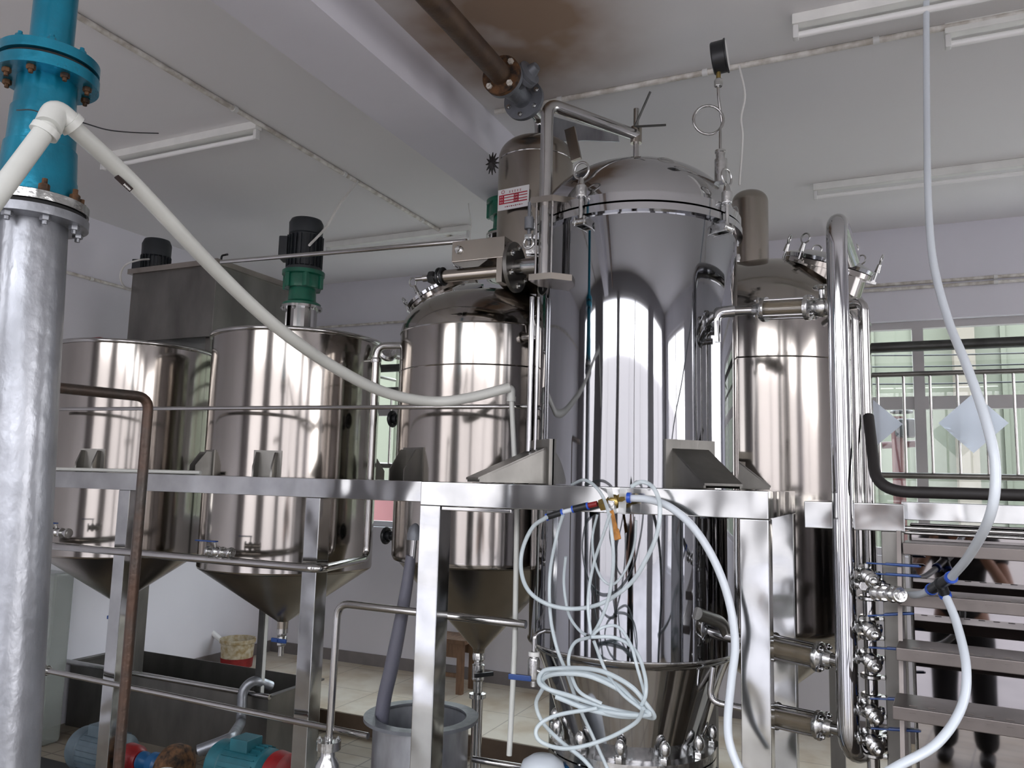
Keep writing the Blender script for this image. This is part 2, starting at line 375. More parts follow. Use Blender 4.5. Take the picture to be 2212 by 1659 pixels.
for k,(y1_,y2_) in enumerate(((768,762),(793,786),(830,824))):
    wire('overhead_wire',[A(1860,y1_,7.0),A(2030,(y1_+y2_)/2+2,7.0),A(2240,y2_,7.0)],.006,'black_plastic',
      ['topmost thin wire crossing outside the right window','second thin wire outside the right window, just above the railing','lowest thin wire outside the right window, below the second rail'][k],'wire','wires outside the window')
a = A(850,1105,6.7); bm = nb(); box2(bm,(a.x-.25,6.7,0),(a.x+.3,6.74,A(850,1082,6.7).z)); tag(obj('pink_board',bm,'pink_board'),'faded pink board outside, low in the window gap between the tanks','board')
# guard railing along both windows
def railing(x0, x1, lab, start):
    t = thing('guard_railing', lab, 'railing', ((x0+x1)/2, 5.75, PLAT)); Y = 5.75
    z1, z2, z3 = A(2000,747,Y).z, A(2000,807,Y).z, A(2000,1028,Y).z
    for z, r in ((z1,.034),(z2,.017),(z3,.02)):
        bm = nb(); cyl(bm,(x0,Y,z),(x1,Y,z),r,14); obj('rail',bm,'dark_steel' if r > .03 else 'dull_steel',t)
    d = (A(2072,900,Y)-A(2013,900,Y)).x; x = start
    while x < x1:
        if x > x0: bm = nb(); cyl(bm,(x,Y,z3),(x,Y,z2),.0095,10); obj('baluster',bm,'tube_steel',t)
        x += d
    for x in (x0+.03, x1-.03):
        bm = nb(); cyl(bm,(x,Y,z3-.03),(x,Y,z1),.022,12); cyl(bm,(x,Y,z1-.05),(x,YB+.001,z1-.05),.014,10); cyl(bm,(x,Y,z3+.02),(x,YB+.001,z3+.02),.014,10); obj('post',bm,'dull_steel',t)
X0 = A(1898,900,5.75).x
railing(A(1800,900,5.75).x, 2.6, 'dark steel guard railing in front of the right window', X0)
railing(A(790,900,5.75).x, A(1500,900,5.75).x, 'dark guard railing in front of the window, seen between the middle tanks', A(812,900,5.75).x)
def diamond(x, y, hw, hh, lab):
    Y = 5.72; c = A(x,y,Y); L = A(x-hw,y,Y); Rr = A(x+hw,y,Y); Tt = A(x,y-hh,Y); Bb = A(x,y+hh,Y)
    bm = nb(); n = 8; g = {}
    for i in range(n+1):
        for j in range(n+1):
            u, v = i/n, j/n; p = L*(1-u)*(1-v)+Tt*u*(1-v)+Bb*(1-u)*v+Rr*u*v - V((0,.03*math.sin(u*PI)*math.cos(v*2),0))
            g[i,j] = bm.verts.new(p)
    for i in range(n):
        for j in range(n): bm.faces.new((g[i,j],g[i+1,j],g[i+1,j+1],g[i,j+1]))
    bmesh.ops.solidify(bm, geom=bm.faces[:], thickness=.003)
    tag(obj('paper_sign',bm,'paper'), lab, 'sign', 'blank square papers on the railing')
diamond(1884,916,66,54,'blank white square paper hung as a diamond, half hidden by the pipes')
diamond(2103,914,76,65,'blank white square paper hung as a diamond on the railing at far right')

# ================= ceiling fittings =================
def lamp(p0, p1, lab, body=True):
    p0, p1 = V(p0), V(p1); t = thing('tube_lamp', lab, 'lamp', (p0+p1)/2, 'fluorescent tube lamps on the ceiling')
    d = (p1-p0); L = d.length; m = Matrix.Translation((p0+p1)/2) @ Matrix.Rotation(math.atan2(d.y,d.x),4,'Z')
    bm = nb(); box(bm,(0,0,-.022),(L,.05,.044),m,.004); obj('housing',bm,'lamp_body',t)
    for s in (-1,1):
        bm = nb(); box(bm,(s*(L/2-.012),0,-.071),(.022,.034,.056),m,.005); obj('lamp_holder',bm,'white_plastic',t)
    bm = nb(); cyl(bm, m@V((-L/2+.02,0,-.082)), m@V((L/2-.02,0,-.082)), .0135, 14); obj('tube',bm,'lamp_tube',t)
C0 = CEIL
a = AZ(222,345,C0-.03); lamp(AZ(222,352,C0-.04).xyz*V((1,1,0)).length/V((1,1,0)).length if False else V((a.x,a.y,C0)), V((AZ(578,290,C0-.04).x,a.y,C0)), 'white tube lamp on the ceiling behind the sloping plastic pipe')
a = AZ(1712,62,C0-.05); lamp((a.x,a.y,C0),(a.x+1.25,a.y,C0),'white tube lamp highest in the upper right corner of the ceiling')
a = AZ(1757,416,C0-.05); lamp((a.x,a.y,C0),(a.x+1.3,a.y,C0),'white tube lamp low on the right, nearest the back window')
a = AZ(706,538,C0-.05); lamp((a.x,a.y,C0),(a.x+1.3,a.y,C0),'white tube lamp far off behind the black stirrer motor')
a = AZ(2040,82,C0-.05); lamp((a.x,a.y,C0),(a.x+1.3,a.y,C0),'slim tube lamp below the ceiling conduit at the right edge')
def conduit(p0, p1, r, lab, m='conduit', n=5):
    p0, p1 = V(p0), V(p1); t = thing('conduit', lab, 'conduit', (p0+p1)/2)
    bm = nb(); cyl(bm,p0,p1,r,12); obj('pipe',bm,m,t)
    for k in range(n):
        q = p0.lerp(p1,(k+.5)/n); dd = (p1-p0).normalized()
        bm = nb(); cyl(bm,q-dd*.012,q+dd*.012,r*1.35,12); obj('clip',bm,'white_plastic',t)
a = AZ(618,302,C0-.015); conduit((a.x,YF,C0-.014),(a.x,YB,C0-.014),.013,'white cable conduit running along the ceiling toward the back wall',n=8)
a = AZ(1600,143,C0-.015); conduit((-1.72,a.y,C0-.014),(XR,a.y,C0-.014),.013,'white cable conduit crossing the ceiling above the pressure gauge',n=8)
a = A(2000,613,YB-.014); conduit((-.6,a.y,a.z+.014),(XR,a.y,a.z+.014),.012,'upper of two conduits on the back wall above the right window')
conduit((-.6,a.y,a.z-.022),(XR,a.y,a.z-.022),.012,'lower of two conduits on the back wall above the right window')
a = A(780,701,YB-.014); conduit((XL,a.y,a.z),(-1.6,a.y,a.z),.011,'thin conduit on the back wall between the stirrer and the middle tank')
a = AX(210,606,XL+.014); conduit((a.x,YF,a.z),(a.x,YB,a.z),.012,'thin conduit on the left wall behind the silver pipe')
wire('ceiling_cord',[AZ(1597,143,C0-.02),A(1609,205,A(1600,143,1).y*0+AZ(1597,143,C0-.02).y),A(1601,255,AZ(1597,143,C0-.02).y),A(1604,300,AZ(1597,143,C0-.02).y),A(1597,400,AZ(1597,143,C0-.02).y)],.0045,'string','white cord hanging from the ceiling conduit behind the gauge','cord')
a = AZ(773,392,C0-.02)
wire('motor_cable',[a, A(735,440,a.y*.93),A(705,490,3.55),A(668,530,3.38)],.007,'string','white cable dropping from the ceiling to the black stirrer motor')
wire('hanging_cord',[A(1011,420,4.6),A(1013,450,4.6),A(1018,480,4.6),A(1015,520,4.6)],.004,'string','thin white cord hanging beside the ceiling beam','cord')
# ================= vessels =================
UP = V((0,0,1)); I4 = Matrix.Identity(4)
def at(x,y,z): return Matrix.Translation(V((x,y,z)))
def bolts(t, c, axis, R_, n, r, h, m='cast_steel', a0=0, name='bolt', both=False):
    f = frame(c, axis)
    for k in range(n):
        a = a0+2*PI*k/n; p = f @ V((R_*math.cos(a), R_*math.sin(a), 0)); ax = V(axis).normalized()
        bm = nb(); hexnut(bm, p, ax, r, h); cyl(bm, p+ax*h, p+ax*(h*1.7), r*.5, 8)
        if both: hexnut(bm, p-ax*(both+h), ax, r, h); cyl(bm, p-ax*(both+h*1.7), p, r*.5, 8)
        obj(name, bm, m, t)
TR = .457; TY = 3.5; T1X, T2X = -4.2, -2.94
z_rim = A(636,742,TY).z; z_cb = A(447,1204,TY).z; z_ap = A(612,1350,TY).z
def hopper(cx, lab, valve=True):
    t = thing('hopper_tank', lab, 'tank', (cx,TY,z_ap-.2), 'cone bottomed stirring tanks on the left')
    bm = nb(); lathe(bm,[(TR-.004,z_rim-.002),(TR,z_rim),(TR,z_cb),(TR-.006,z_cb)],at(cx,TY,0),96,True); obj('shell',bm,'brushed_steel',t)
    bm = nb(); lathe(bm,[(TR,z_cb),(TR-.004,z_cb-.012),(.03,z_ap+.02),(.028,z_ap-.03),(.02,z_ap-.03),(.022,z_ap+.022),(TR-.012,z_cb-.01)],at(cx,TY,0),96,True); obj('cone',bm,'warm_steel',t)
    bm = nb(); torus(bm,(cx,TY,z_rim),UP,TR+.006,.012,seg=96); obj('rim',bm,'tube_steel',t)
    bm = nb(); cyl(bm,(cx+.0,TY,z_rim-.06),(cx,TY,z_rim-.07),TR-.006,64); obj('cover',bm,'dull_steel',t)
    # support lugs resting on the beam
    for ang in (-115,-65,60,120):
        aa = math.radians(ang); rd = V((math.cos(aa),math.sin(aa),0)); td = V((-rd.y,rd.x,0)); c = V((cx,TY,0))+rd*(TR-.004)
        bm = nb(); box(bm, (0,0,0),(.012,.14,.13), frame(c+V((0,0,1.772+.065)),UP,None)@Matrix.Rotation(0,4,'Z') if False else Matrix.Translation(c+V((0,0,1.837)))@Matrix.Rotation(aa,4,'Z'))
        for s in (-1,1):
            o_ = c+td*s*.045+V((0,0,1.772))
            prism(bm,[o_+rd*.004-td*.004,o_+rd*.085-td*.004,o_+rd*.085+V((0,0,.05))-td*.004,o_+rd*.035+V((0,0,.12))-td*.004,o_+rd*.004+V((0,0,.12))-td*.004],td*.008)
        obj('lug',bm,'dull_steel',t)
    # outlet
    bm = nb(); c = (cx,TY,0); cyl(bm,(cx,TY,z_ap-.03),(cx,TY,z_ap-.16),.016,14); lathe(bm,[(.03,-.012),(.03,.012)],at(cx,TY,z_ap-.03),20); obj('outlet_pipe',bm,'tube_steel',t)
    bm = nb(); ball(bm,(cx,TY,z_ap-.075),.028); hexnut(bm,(cx,TY,z_ap-.058),UP,.026,.02); hexnut(bm,(cx,TY,z_ap-.11),UP,.024,.018); vb = obj('valve_body',bm,'cast_steel',t)
    bm = nb(); box(bm,(cx+.01,TY-.035,z_ap-.075),(.10,.012,.022),None,.004); cyl(bm,(cx,TY-.02,z_ap-.075),(cx,TY-.045,z_ap-.075),.008,10); obj('handle',bm,'blue_handle',vb)
    return t
hopper(T1X,'open steel tank with a conical bottom, furthest left behind the silver pipe')
hopper(T2X,'steel tank with conical bottom under the green and black stirrer drive')

def stirrer(cx, lab, dx=0, big=1.0):
    z0 = z_rim-.06; t = thing('stirrer_drive', lab, 'motor', (cx,TY,z0), 'stirrer drives on the tanks')
    H = lambda y: A(660,y,TY).z
    zA, zB, zC, zD = H(668), H(662), H(588), H(474)
    bm = nb(); lathe(bm,[(.105,z0),(.105,z0+.01)],at(cx,TY,0),32)
    # pedestal shell with a window
    n = 28
    for k in range(n):
        a0 = 2*PI*k/n; a1 = 2*PI*(k+1)/n; deg = math.degrees(a0) % 360
        if 200 < deg < 262: continue
        r0, r1 = .088,.080
        prism(bm,[(cx+r0*math.cos(a0),TY+r0*math.sin(a0),z0),(cx+r0*math.cos(a1),TY+r0*math.sin(a1),z0),(cx+r1*math.cos(a1),TY+r1*math.sin(a1),z0),(cx+r1*math.cos(a0),TY+r1*math.sin(a0),z0)],(0,0,zA-z0))
    bmesh.ops.remove_doubles(bm, verts=bm.verts[:], dist=1e-5)
    lathe(bm,[(.115,zA),(.115,zA+.014)],at(cx,TY,0),32); obj('pedestal',bm,'tube_steel',t)
    bm = nb(); cyl(bm,(cx,TY,z0),(cx,TY,zA),.022,12); cyl(bm,(cx,TY,z0+.03),(cx,TY,z0+.10),.042,16); cyl(bm,(cx,TY,z0+.06),(cx,TY,z0+.068),.05,16); obj('coupling',bm,'dark_red',t)
    bolts(t,(cx,TY,zA),(0,0,-1),.1,6,.008,.008,a0=.3)
    bm = nb(); hh = zC-zB
    lathe(bm,[(.105,0),(.105,.014),(.078,.03),(.074,.10),(.10,.10),(.102,.115),(.102,.165),(.098,.18),(.076,.18),(.072,hh-.035),(.118,hh-.022),(.118,hh)],at(cx,TY,zB),40)
    for k in range(6):
        a = 2*PI*k/6+.3; box(bm,(cx+.10*math.cos(a),TY+.10*math.sin(a),zB+.14),(.03,.03,.085),None,.006)
    obj('gearbox',bm,'green_paint',t)
    zm_ = zC; L = zD-zC
    bm = nb(); lathe(bm,[(.10,0),(.10,.02),(.088,.03),(.088,L*.68),(.094,L*.70),(.096,L*.9),(.085,L*.97),(.03,L)],at(cx,TY,zm_),40)
    for k in range(22):
        a = 2*PI*k/22; m_ = at(cx,TY,zm_+L*.36)@Matrix.Rotation(a,4,'Z'); box(bm,(.093,0,0),(.018,.004,L*.6),m_)
    mo = obj('motor',bm,'black_motor',t)
    aa = math.radians(205); bm = nb(); m_ = at(cx,TY,zm_+L*.42)@Matrix.Rotation(aa,4,'Z'); box(bm,(.112,0,0),(.05,.11,.13),m_,.006); obj('terminal_box',bm,'black_motor',mo)
    return t
stirrer(T2X,'black stirrer motor on a green gearbox, standing on the second tank')
a = A(600,672,TY)
wire('motor_lead',[A(322,560,3.72),A(300,562,3.6),A(272,572,3.55),A(260,595,3.5),A(268,618,3.55),A(292,628,3.66)],.006,'string','white looping cable beside the stirrer motor behind the square box')

# square hopper box above the first tank
t = thing('feed_box','square grey steel feed box with a flanged rim standing above the first tank','box', A(380,735,3.62))
bf = A(365,733,3.62); x0 = A(274,733,3.62).x; x1 = A(457,728,3.62).x; zb = bf.z; ztp = A(380,575,3.62).z
y1 = 3.62+.78
bm = nb(); box2(bm,(x0,3.62,zb),(x1,y1,ztp-.002),.004); obj('box_body',bm,'dull_steel',t)
for q in (x0+.05,x1-.09):
    bm = nb(); box2(bm,(q,3.66,z_rim-.058),(q+.04,3.74,zb+.001)); obj('foot',bm,'dull_steel',t)
bm = nb(); e=.022
for aa_,bb_ in (((x0-e,3.62-e,ztp-.022),(x1+e,3.62,ztp+.012)),((x0-e,y1,ztp-.022),(x1+e,y1+e,ztp+.012)),((x0-e,3.62,ztp-.022),(x0,y1,ztp+.012)),((x1,3.62,ztp-.022),(x1+e,y1,ztp+.012))): box2(bm,aa_,bb_)
obj('rim',bm,'warm_steel',t)
bm = nb(); c = A(478,562,3.8); c.z = ztp; lathe(bm,[(.095,0),(.09,.03),(.05,.055),(0,.06)],at(c.x,c.y,c.z),28); obj('round_cap',bm,'grey_cast',t)
bm = nb(); tube(bm,[c+V((0,0,.03)),c+V((0,0,.10)),c+V((.07,-.02,.095))],.007,.02,10); obj('lever',bm,'black_plastic',t)
mc = A(336,570,3.92); mz = ztp+.0095
bm = nb(); box2(bm,(x0,3.62,ztp-.002),(x1,y1,ztp+.010)); obj('cover',bm,'dull_steel',t)
tm = thing('feed_motor','black motor standing on the cover of the square feed box','motor',(mc.x,mc.y,mz))
mtop = A(336,518,3.92).z; L = mtop-mz
bm = nb(); lathe(bm,[(.10,0),(.10,.02),(.088,.03),(.088,L*.55),(.097,L*.58),(.099,L*.86),(.085,L*.97),(.03,L)],at(mc.x,mc.y,mz),40)
for k in range(22): box(bm,(.093,0,0),(.018,.004,L*.5),at(mc.x,mc.y,mz+L*.34)@Matrix.Rotation(2*PI*k/22,4,'Z'))
mo = obj('motor_housing',bm,'black_motor',tm)
bm = nb(); box(bm,(.115,0,0),(.06,.10,.09),at(mc.x,mc.y,mz+L*.35)@Matrix.Rotation(math.radians(205),4,'Z'),.006); obj('terminal_box',bm,'black_motor',tm)
bm = nb(); c = A(445,565,3.8); ball(bm,(c.x-.06,c.y,ztp+.02),.045,(1.2,1,.7)); obj('knob',bm,'black_plastic',t)
bm = nb(); a = A(183,728,3.3); b = A(268,731,3.3); prism(bm,[(a.x,3.12,z_rim+.014),(b.x+.02,3.12,z_rim+.014),(b.x+.02,3.4,z_rim+.014),(a.x,3.4,z_rim+.014)],(0,0,.014)); tag(obj('red_board',bm,'red_paint'),'faded red board laid over the rim of the leftmost tank','board')
bm = nb(); cyl(bm,(a.x-.03,3.2,z_rim+.034),(a.x+.12,3.22,z_rim+.034),.006,8); tag(obj('thin_rod',bm,'dull_steel'),'short thin rod lying on the faded red board','rod')

# ---- middle tank ----
def stacked_clamps(t, c, axis, R_, angs, s=1.0):
    f = frame(c, axis)
    for a in angs:
        a = math.radians(a); rd = (f.to_3x3() @ V((math.cos(a),math.sin(a),0))); ax = (f.to_3x3() @ V((0,0,1))); p = f.translation+rd*(R_+.012*s)
        bm = nb(); cyl(bm,p-ax*.03*s,p+ax*.06*s,.006*s,10); cyl(bm,p+ax*.022*s,p+ax*.065*s,.014*s,12,.010*s)
        td = ax.cross(rd)
        torus(bm,p+ax*.092*s,rd,.026*s,.0045*s,seg=24,s2=8)
        cyl(bm,p-ax*.028*s-td*.016*s,p-ax*.028*s+td*.016*s,.009*s,10)
        box(bm,(0,0,-.035*s),(.05*s,.03*s,.014*s),Matrix.Translation(p-rd*.01*s)@frame((0,0,0),ax,td))
        obj('clamp',bm,'cast_steel',t)
def vessel(name, lab, cx, cy, r, zsh, dome, zbot, coneap, m='brushed_steel', skirt=.03):
    t = thing(name, lab, 'tank', (cx,cy,coneap), None)
    bm = nb(); lathe(bm,[(r,zsh),(r,zbot),(r-skirt*.3,zbot-skirt*.7),(r-skirt,zbot-skirt)],at(cx,cy,0),96); obj('shell',bm,m,t)
    pr = [(r*math.cos(q*PI/2/14)**.8, zsh+dome*math.sin(q*PI/2/14)) for q in range(14)]+[(0,zsh+dome)]
    bm = nb(); lathe(bm,pr,at(cx,cy,0),96); obj('dome',bm,m,t)
    bm = nb(); torus(bm,(cx,cy,zsh),UP,r-.001,.004,seg=96,s2=6); obj('weld_seam',bm,'tube_steel',t)
    bm = nb(); lathe(bm,[(r-skirt-.002,zbot-skirt),(.03,coneap+.01),(.026,coneap-.01)],at(cx,cy,0),96); obj('cone',bm,'warm_steel',t)
    return t
T3X,T3Y,T3R = -1.75,3.49,.432
z3s = A(1000,694,T3Y-T3R).z; z3b = A(1040,1222,T3Y-T3R).z; z3a = A(1035,1405,T3Y).z
t3 = vessel('mixing_tank','brushed steel domed tank with cone bottom behind the horizontal shaft',T3X,T3Y,T3R,z3s,.23,z3b,z3a)
bm = nb(); torus(bm,(T3X,T3Y,z3s-.19),UP,T3R-.002,.004,seg=96,s2=6); obj('weld_seam',bm,'brushed_steel',t3)
# its tilted manhole
def manhole(t, c, axis, R_, L, n=5, a0=20):
    ax = V(axis).normalized(); f = frame(c, ax)
    bm = nb(); lathe(bm,[(R_*.9,-L),(R_*.9,-.03),(R_,-.03),(R_,-.008)],f,48); obj('manhole_neck',bm,'brushed_steel',t)
    bm = nb(); lathe(bm,[(R_,-.004),(R_+.004,.012),(R_*.96,.02),(R_*.6,.045),(0,.055)],f,48); lid = obj('manhole_lid',bm,'polished_steel',t)
    stacked_clamps(t,c,ax,R_,[a0+360*k/n for k in range(n)],.85)
manhole(t3, A(958,640,3.62), (-.42,-.12,.9), .20, .22, 5, 190)
bm = nb(); c = A(1012,628,3.28); lathe(bm,[(.075,0),(.075,.02),(.06,.025),(.0,.026)],frame(c,(.05,-.45,.9)),32); sg = obj('sight_glass',bm,'polished_steel',t3)
bm = nb(); c = A(1148,722,3.2); c = V((T3X+.36,T3Y-.26,c.z)); cyl(bm,c,c+V((.05,-.09,0)),.022,14); lathe(bm,[(.03,0),(.03,.012)],frame(c+V((.03,-.055,0)),(.5,-.85,0)),18); tube(bm,[c+V((.02,-.03,.02)),c+V((.01,-.04,.08)),c+V((.10,-.06,.085))],.005,.02,8); obj('side_port',bm,'tube_steel',t3)
for ang in (-112,60,120):
    aa = math.radians(ang); rd = V((math.cos(aa),math.sin(aa),0)); td = V((-rd.y,rd.x,0)); c = V((T3X,T3Y,0))+rd*(T3R-.004)
    bm = nb(); box(bm,(0,0,0),(.012,.15,.15),Matrix.Translation(c+V((0,0,1.847)))@Matrix.Rotation(aa,4,'Z'))
    for s in (-1,1):
        o_ = c+td*s*.055+V((0,0,1.772)); prism(bm,[o_-td*.004,o_+rd*.09-td*.004,o_+rd*.09+V((0,0,.05))-td*.004,o_+rd*.03+V((0,0,.14))-td*.004,o_+V((0,0,.14))-td*.004],td*.008)
    obj('lug',bm,'dull_steel',t3)
for (px_,py_) in ((848,905),(834,1157)):
    q = A(px_,py_,T3Y); bm = nb(); cyl(bm,(q.x,T3Y,q.z),(T3X-T3R+.02,T3Y,q.z),.016,12); torus(bm,(q.x,T3Y,q.z),(1,0,0),.035,.010,seg=24); cyl(bm,(q.x-.02,T3Y,q.z),(q.x+.03,T3Y,q.z),.024,14); obj('side_valve',bm,'black_plastic',t3)
# outlet train under the middle tank
bm = nb(); lathe(bm,[(.022,0),(.03,-.02),(.03,-.04),(.022,-.05),(.022,-.06),(.03,-.065),(.03,-.13),(.022,-.14),(.022,-.19),(.04,-.195),(.04,-.215),(.022,-.22)],at(T3X,T3Y,z3a),20); vb = obj('outlet_valve',bm,'cast_steel',t3)
bm = nb(); box(bm,(0,0,0),(.014,.10,.02),Matrix.Translation((T3X+.045,T3Y-.03,z3a-.10))@Matrix.Rotation(-.6,4,'Z'),.004); obj('handle',bm,'black_plastic',vb)
bm = nb(); tube(bm,[(T3X,T3Y,z3a-.21),(T3X,T3Y,.30),(T3X-.25,T3Y-.2,.28)],.026,.07,16); obj('drain_pipe',bm,'tube_steel',t3)

# ---- tall front vessel ----
T4X,T4Y,T4R = -.89,3.10,.404
z4t = A(1400,432,T4Y-T4R).z; z4b = A(1365,1383,T4Y).z; z4f = A(1362,1592,T4Y).z; z4d = A(1385,323,T4Y-.17).z
t4 = thing('extraction_tank','tall mirror polished steel tank with clamped lid standing in the front frame','tank',(T4X,T4Y,z4f-.2))
bm = nb(); lathe(bm,[(T4R-.01,z4t),(T4R,z4t-.004),(T4R,z4b),(T4R-.01,z4b-.02),(T4R-.03,z4b-.03)],at(T4X,T4Y,0),128); obj('shell',bm,'tank_mirror',t4)
bm = nb(); lathe(bm,[(T4R-.031,z4b-.025),(T4R-.06,z4b-.1),(.27,z4f+.03),(.265,z4f)],at(T4X,T4Y,0),96); obj('cone',bm,'polished_steel',t4)
bm = nb(); torus(bm,(T4X,T4Y,z4b),UP,T4R-.002,.006,seg=128,s2=8); obj('weld_seam',bm,'cast_steel',t4)
bm = nb(); lathe(bm,[(.315,z4f),(.315,z4f-.028),(.20,z4f-.028)],at(T4X,T4Y,0),64); obj('bottom_flange',bm,'cast_steel',t4)
bm = nb(); lathe(bm,[(.315,z4f-.034),(.315,z4f-.066),(.12,z4f-.075),(.11,z4f-.3)],at(T4X,T4Y,0),64); obj('bottom_cover',bm,'cast_steel',t4)
for k in range(12):
    a = 2*PI*k/12+.15; p = V((T4X+.30*math.cos(a),T4Y+.30*math.sin(a),z4f)); bm = nb()
    cyl(bm,p-V((0,0,.10)),p+V((0,0,.075)),.010,10); hexnut(bm,p+V((0,0,.0)),UP,.021,.022); lathe(bm,[(.014,.03),(.019,.04),(.019,.06),(.010,.075),(0,.08)],Matrix.Translation(p),16)
    hexnut(bm,p-V((0,0,.09)),UP,.02,.02); obj('swing_bolt',bm,'cast_steel',t4)
# lid
zl = z4t+.004
bm = nb(); lathe(bm,[(T4R,z4t-.03),(T4R+.022,z4t-.028),(T4R+.022,z4t-.002),(T4R,z4t)],at(T4X,T4Y,0),128,True); obj('body_ring',bm,'polished_steel',t4)
lid = None
hd = z4d-zl-.045; pr = [(T4R+.004,zl+.0),(T4R+.018,zl+.003),(T4R+.018,zl+.036),(T4R-.004,zl+.042)]+[((T4R-.008)*math.cos(q*PI/2/16), zl+.045+hd*math.sin(q*PI/2/16)) for q in range(16)]+[(0,zl+.045+hd)]
bm = nb(); lathe(bm,pr,at(T4X,T4Y,0),128); lid = obj('lid',bm,'polished_steel',t4)
bm = nb(); aa = math.radians(-52); p = V((T4X+.30*math.cos(aa),T4Y+.30*math.sin(aa),zl+.045+hd*.62)); torus(bm,p,(.4,-.5,.75),.028,.008,seg=24); obj('port_ring',bm,'cast_steel',lid)
stacked_clamps(t4,(T4X,T4Y,zl),UP,T4R+.014,[0,0],1) if False else None
def big_clamp(deg, tilt=0):
    a = math.radians(deg); rd = V((math.cos(a),math.sin(a),0)); td = V((-rd.y,rd.x,0)); p = V((T4X,T4Y,0))+rd*(T4R+.035)
    zz = z4t-.03; bm = nb()
    cyl(bm,p+V((0,0,zz-.03)),p+V((0,0,zz+.09)),.008,12)
    lathe(bm,[(.017,zz+.062),(.02,zz+.066),(.02,zz+.105),(.014,zz+.112),(.010,zz+.135),(.004,zz+.14)],Matrix.Translation(p),18)
    cyl(bm,p+V((0,0,zz-.03))-td*.028,p+V((0,0,zz-.03))+td*.028,.013,12)
    for s in (-1,1): box(bm,(0,0,0),(.07,.008,.036),Matrix.Translation(p+V((0,0,zz-.03))-rd*.022+td*.02*s)@Matrix.Rotation(a,4,'Z'),.003)
    cl = obj('clamp',bm,'cast_steel',t4)
    bm = nb(); torus(bm,p+V((0,0,zz+.165)),rd,.031,.0048,seg=30); obj('ring_nut',bm,'cast_steel',cl)
for d_ in (-101,-24,35,75,120,-160): big_clamp(d_)
# support gussets
zf = 1.772
for ang,lt in ((-45,.20),(-135,.27),(45,.20),(135,.2)):
    aa = math.radians(ang); rd = V((math.cos(aa),math.sin(aa),0)); td = V((-rd.y,rd.x,0)); c = V((T4X,T4Y,0))+rd*(T4R-.006); bm = nb()
    box(bm,(0,0,0),(.014,.20,.17),Matrix.Translation(c+rd*.004+V((0,0,zf+.085)))@Matrix.Rotation(aa,4,'Z'))
    for s in (-1,1):
        o_ = c+td*(s*.07-.004)+V((0,0,zf+.004)); prism(bm,[o_,o_+rd*lt,o_+rd*lt+V((0,0,.012)),o_+rd*.01+V((0,0,.135)),o_+V((0,0,.135))],td*.008)
    o_ = c-td*.074+V((0,0,zf+.137)); q_ = c-td*.074+rd*(lt+.005)+V((0,0,zf+.012))
    prism(bm,[o_,q_,q_+td*.148,o_+td*.148],(0,0,.008)); obj('support_bracket',bm,'dull_steel',t4)
# small column vessel on the middle tank
T5 = AD(1155,460,3.78); T5R = .178
z5t = AD(1155,290,3.76).z; z5s = z5t-.10; z5b = z3s+.19
t = thing('vapour_column','narrow brushed steel vessel with rounded top and a red and white plate, behind the davit post','tank',(T5.x,T5.y,z5b))
pr = [(.06,z5b),(T5R-.03,z5b+.02),(T5R,z5b+.05),(T5R,z5s)]+[(T5R*math.cos(q*PI/2/12)**.7, z5s+(z5t-z5s)*math.sin(q*PI/2/12)) for q in range(1,12)]+[(0,z5t)]
bm = nb(); lathe(bm,pr,at(T5.x,T5.y,0),72); obj('shell',bm,'warm_steel',t)
bm = nb(); torus(bm,(T5.x,T5.y,z5s-.02),UP,T5R-.001,.0035,seg=72,s2=6); obj('weld_seam',bm,'tube_steel',t)
# name plate
ctr = A(1128,428,T5.y-T5R); aa = math.radians(-97); rd = V((math.cos(aa),math.sin(aa),0)); td = V((-rd.y,rd.x,0))
c = V((T5.x,T5.y,0))+rd*(T5R+.016); c.z = ctr.z; mP = Matrix((td,V((0,0,1)),rd)).transposed().to_4x4(); mP = Matrix(((td.x,0,rd.x,c.x),(td.y,0,rd.y,c.y),(td.z,1,rd.z,c.z),(0,0,0,1)))
bm = nb(); box(bm,(0,0,0),(.165,.10,.006),mP,.002); pl = obj('name_plate',bm,'plate_white',t); pl['label'] = 'white plate with red table of boxes'
bm = nb()
for a_,b_,c_,d_ in ((-.075,-.022,-.048,.022),(.004,-.022,.03,.022),(-.048,-.022,.075,-.017),(-.048,.017,.075,.022),(-.048,-.009,.075,-.005),(-.048,.005,.075,.009)): box(bm,((a_+c_)/2,(b_+d_)/2,.0035),(c_-a_,d_-b_,.0012),mP)
torus(bm,mP@V((-.055,.036,.0035)),rd,.008,.0013,seg=16,s2=4); obj('plate_table',bm,'plate_red',pl)
bm = nb()
for k,x_ in enumerate((-.018,-.004,.010,.024,.038)):
    box(bm,(x_,.036,.0035),(.008,.0016,.001),mP); box(bm,(x_,.032,.0035),(.0016,.009,.001),mP); box(bm,(x_,.029,.0035),(.007,.0016,.001),mP)
for k in range(9): box(bm,(-.04+k*.011,-.036,.0035),(.007,.005 if k%2 else .003,.001),mP)
obj('plate_lettering',bm,'plate_ink',pl)
bm = nb()
for r_ in range(3):
    for k in range(2):
        for cx_ in (-.067,.012): box(bm,(cx_+k*.009,-.013+r_*.013,.0045),(.006,.0012,.0008),mP); box(bm,(cx_+k*.009,-.013+r_*.013,.0045),(.0012,.007,.0008),mP)
obj('plate_lettering',bm,'plate_white',pl)
bm = nb(); c = AD(1238,312,3.62); box(bm,(0,0,0),(.05,.02,.16),Matrix.Translation(c)@Matrix.Rotation(-.22,4,'Y'),.003); tag(obj('steel_bracket',bm,'warm_steel'),'flat steel strap leaning behind the tank lid below the davit arm','bracket')
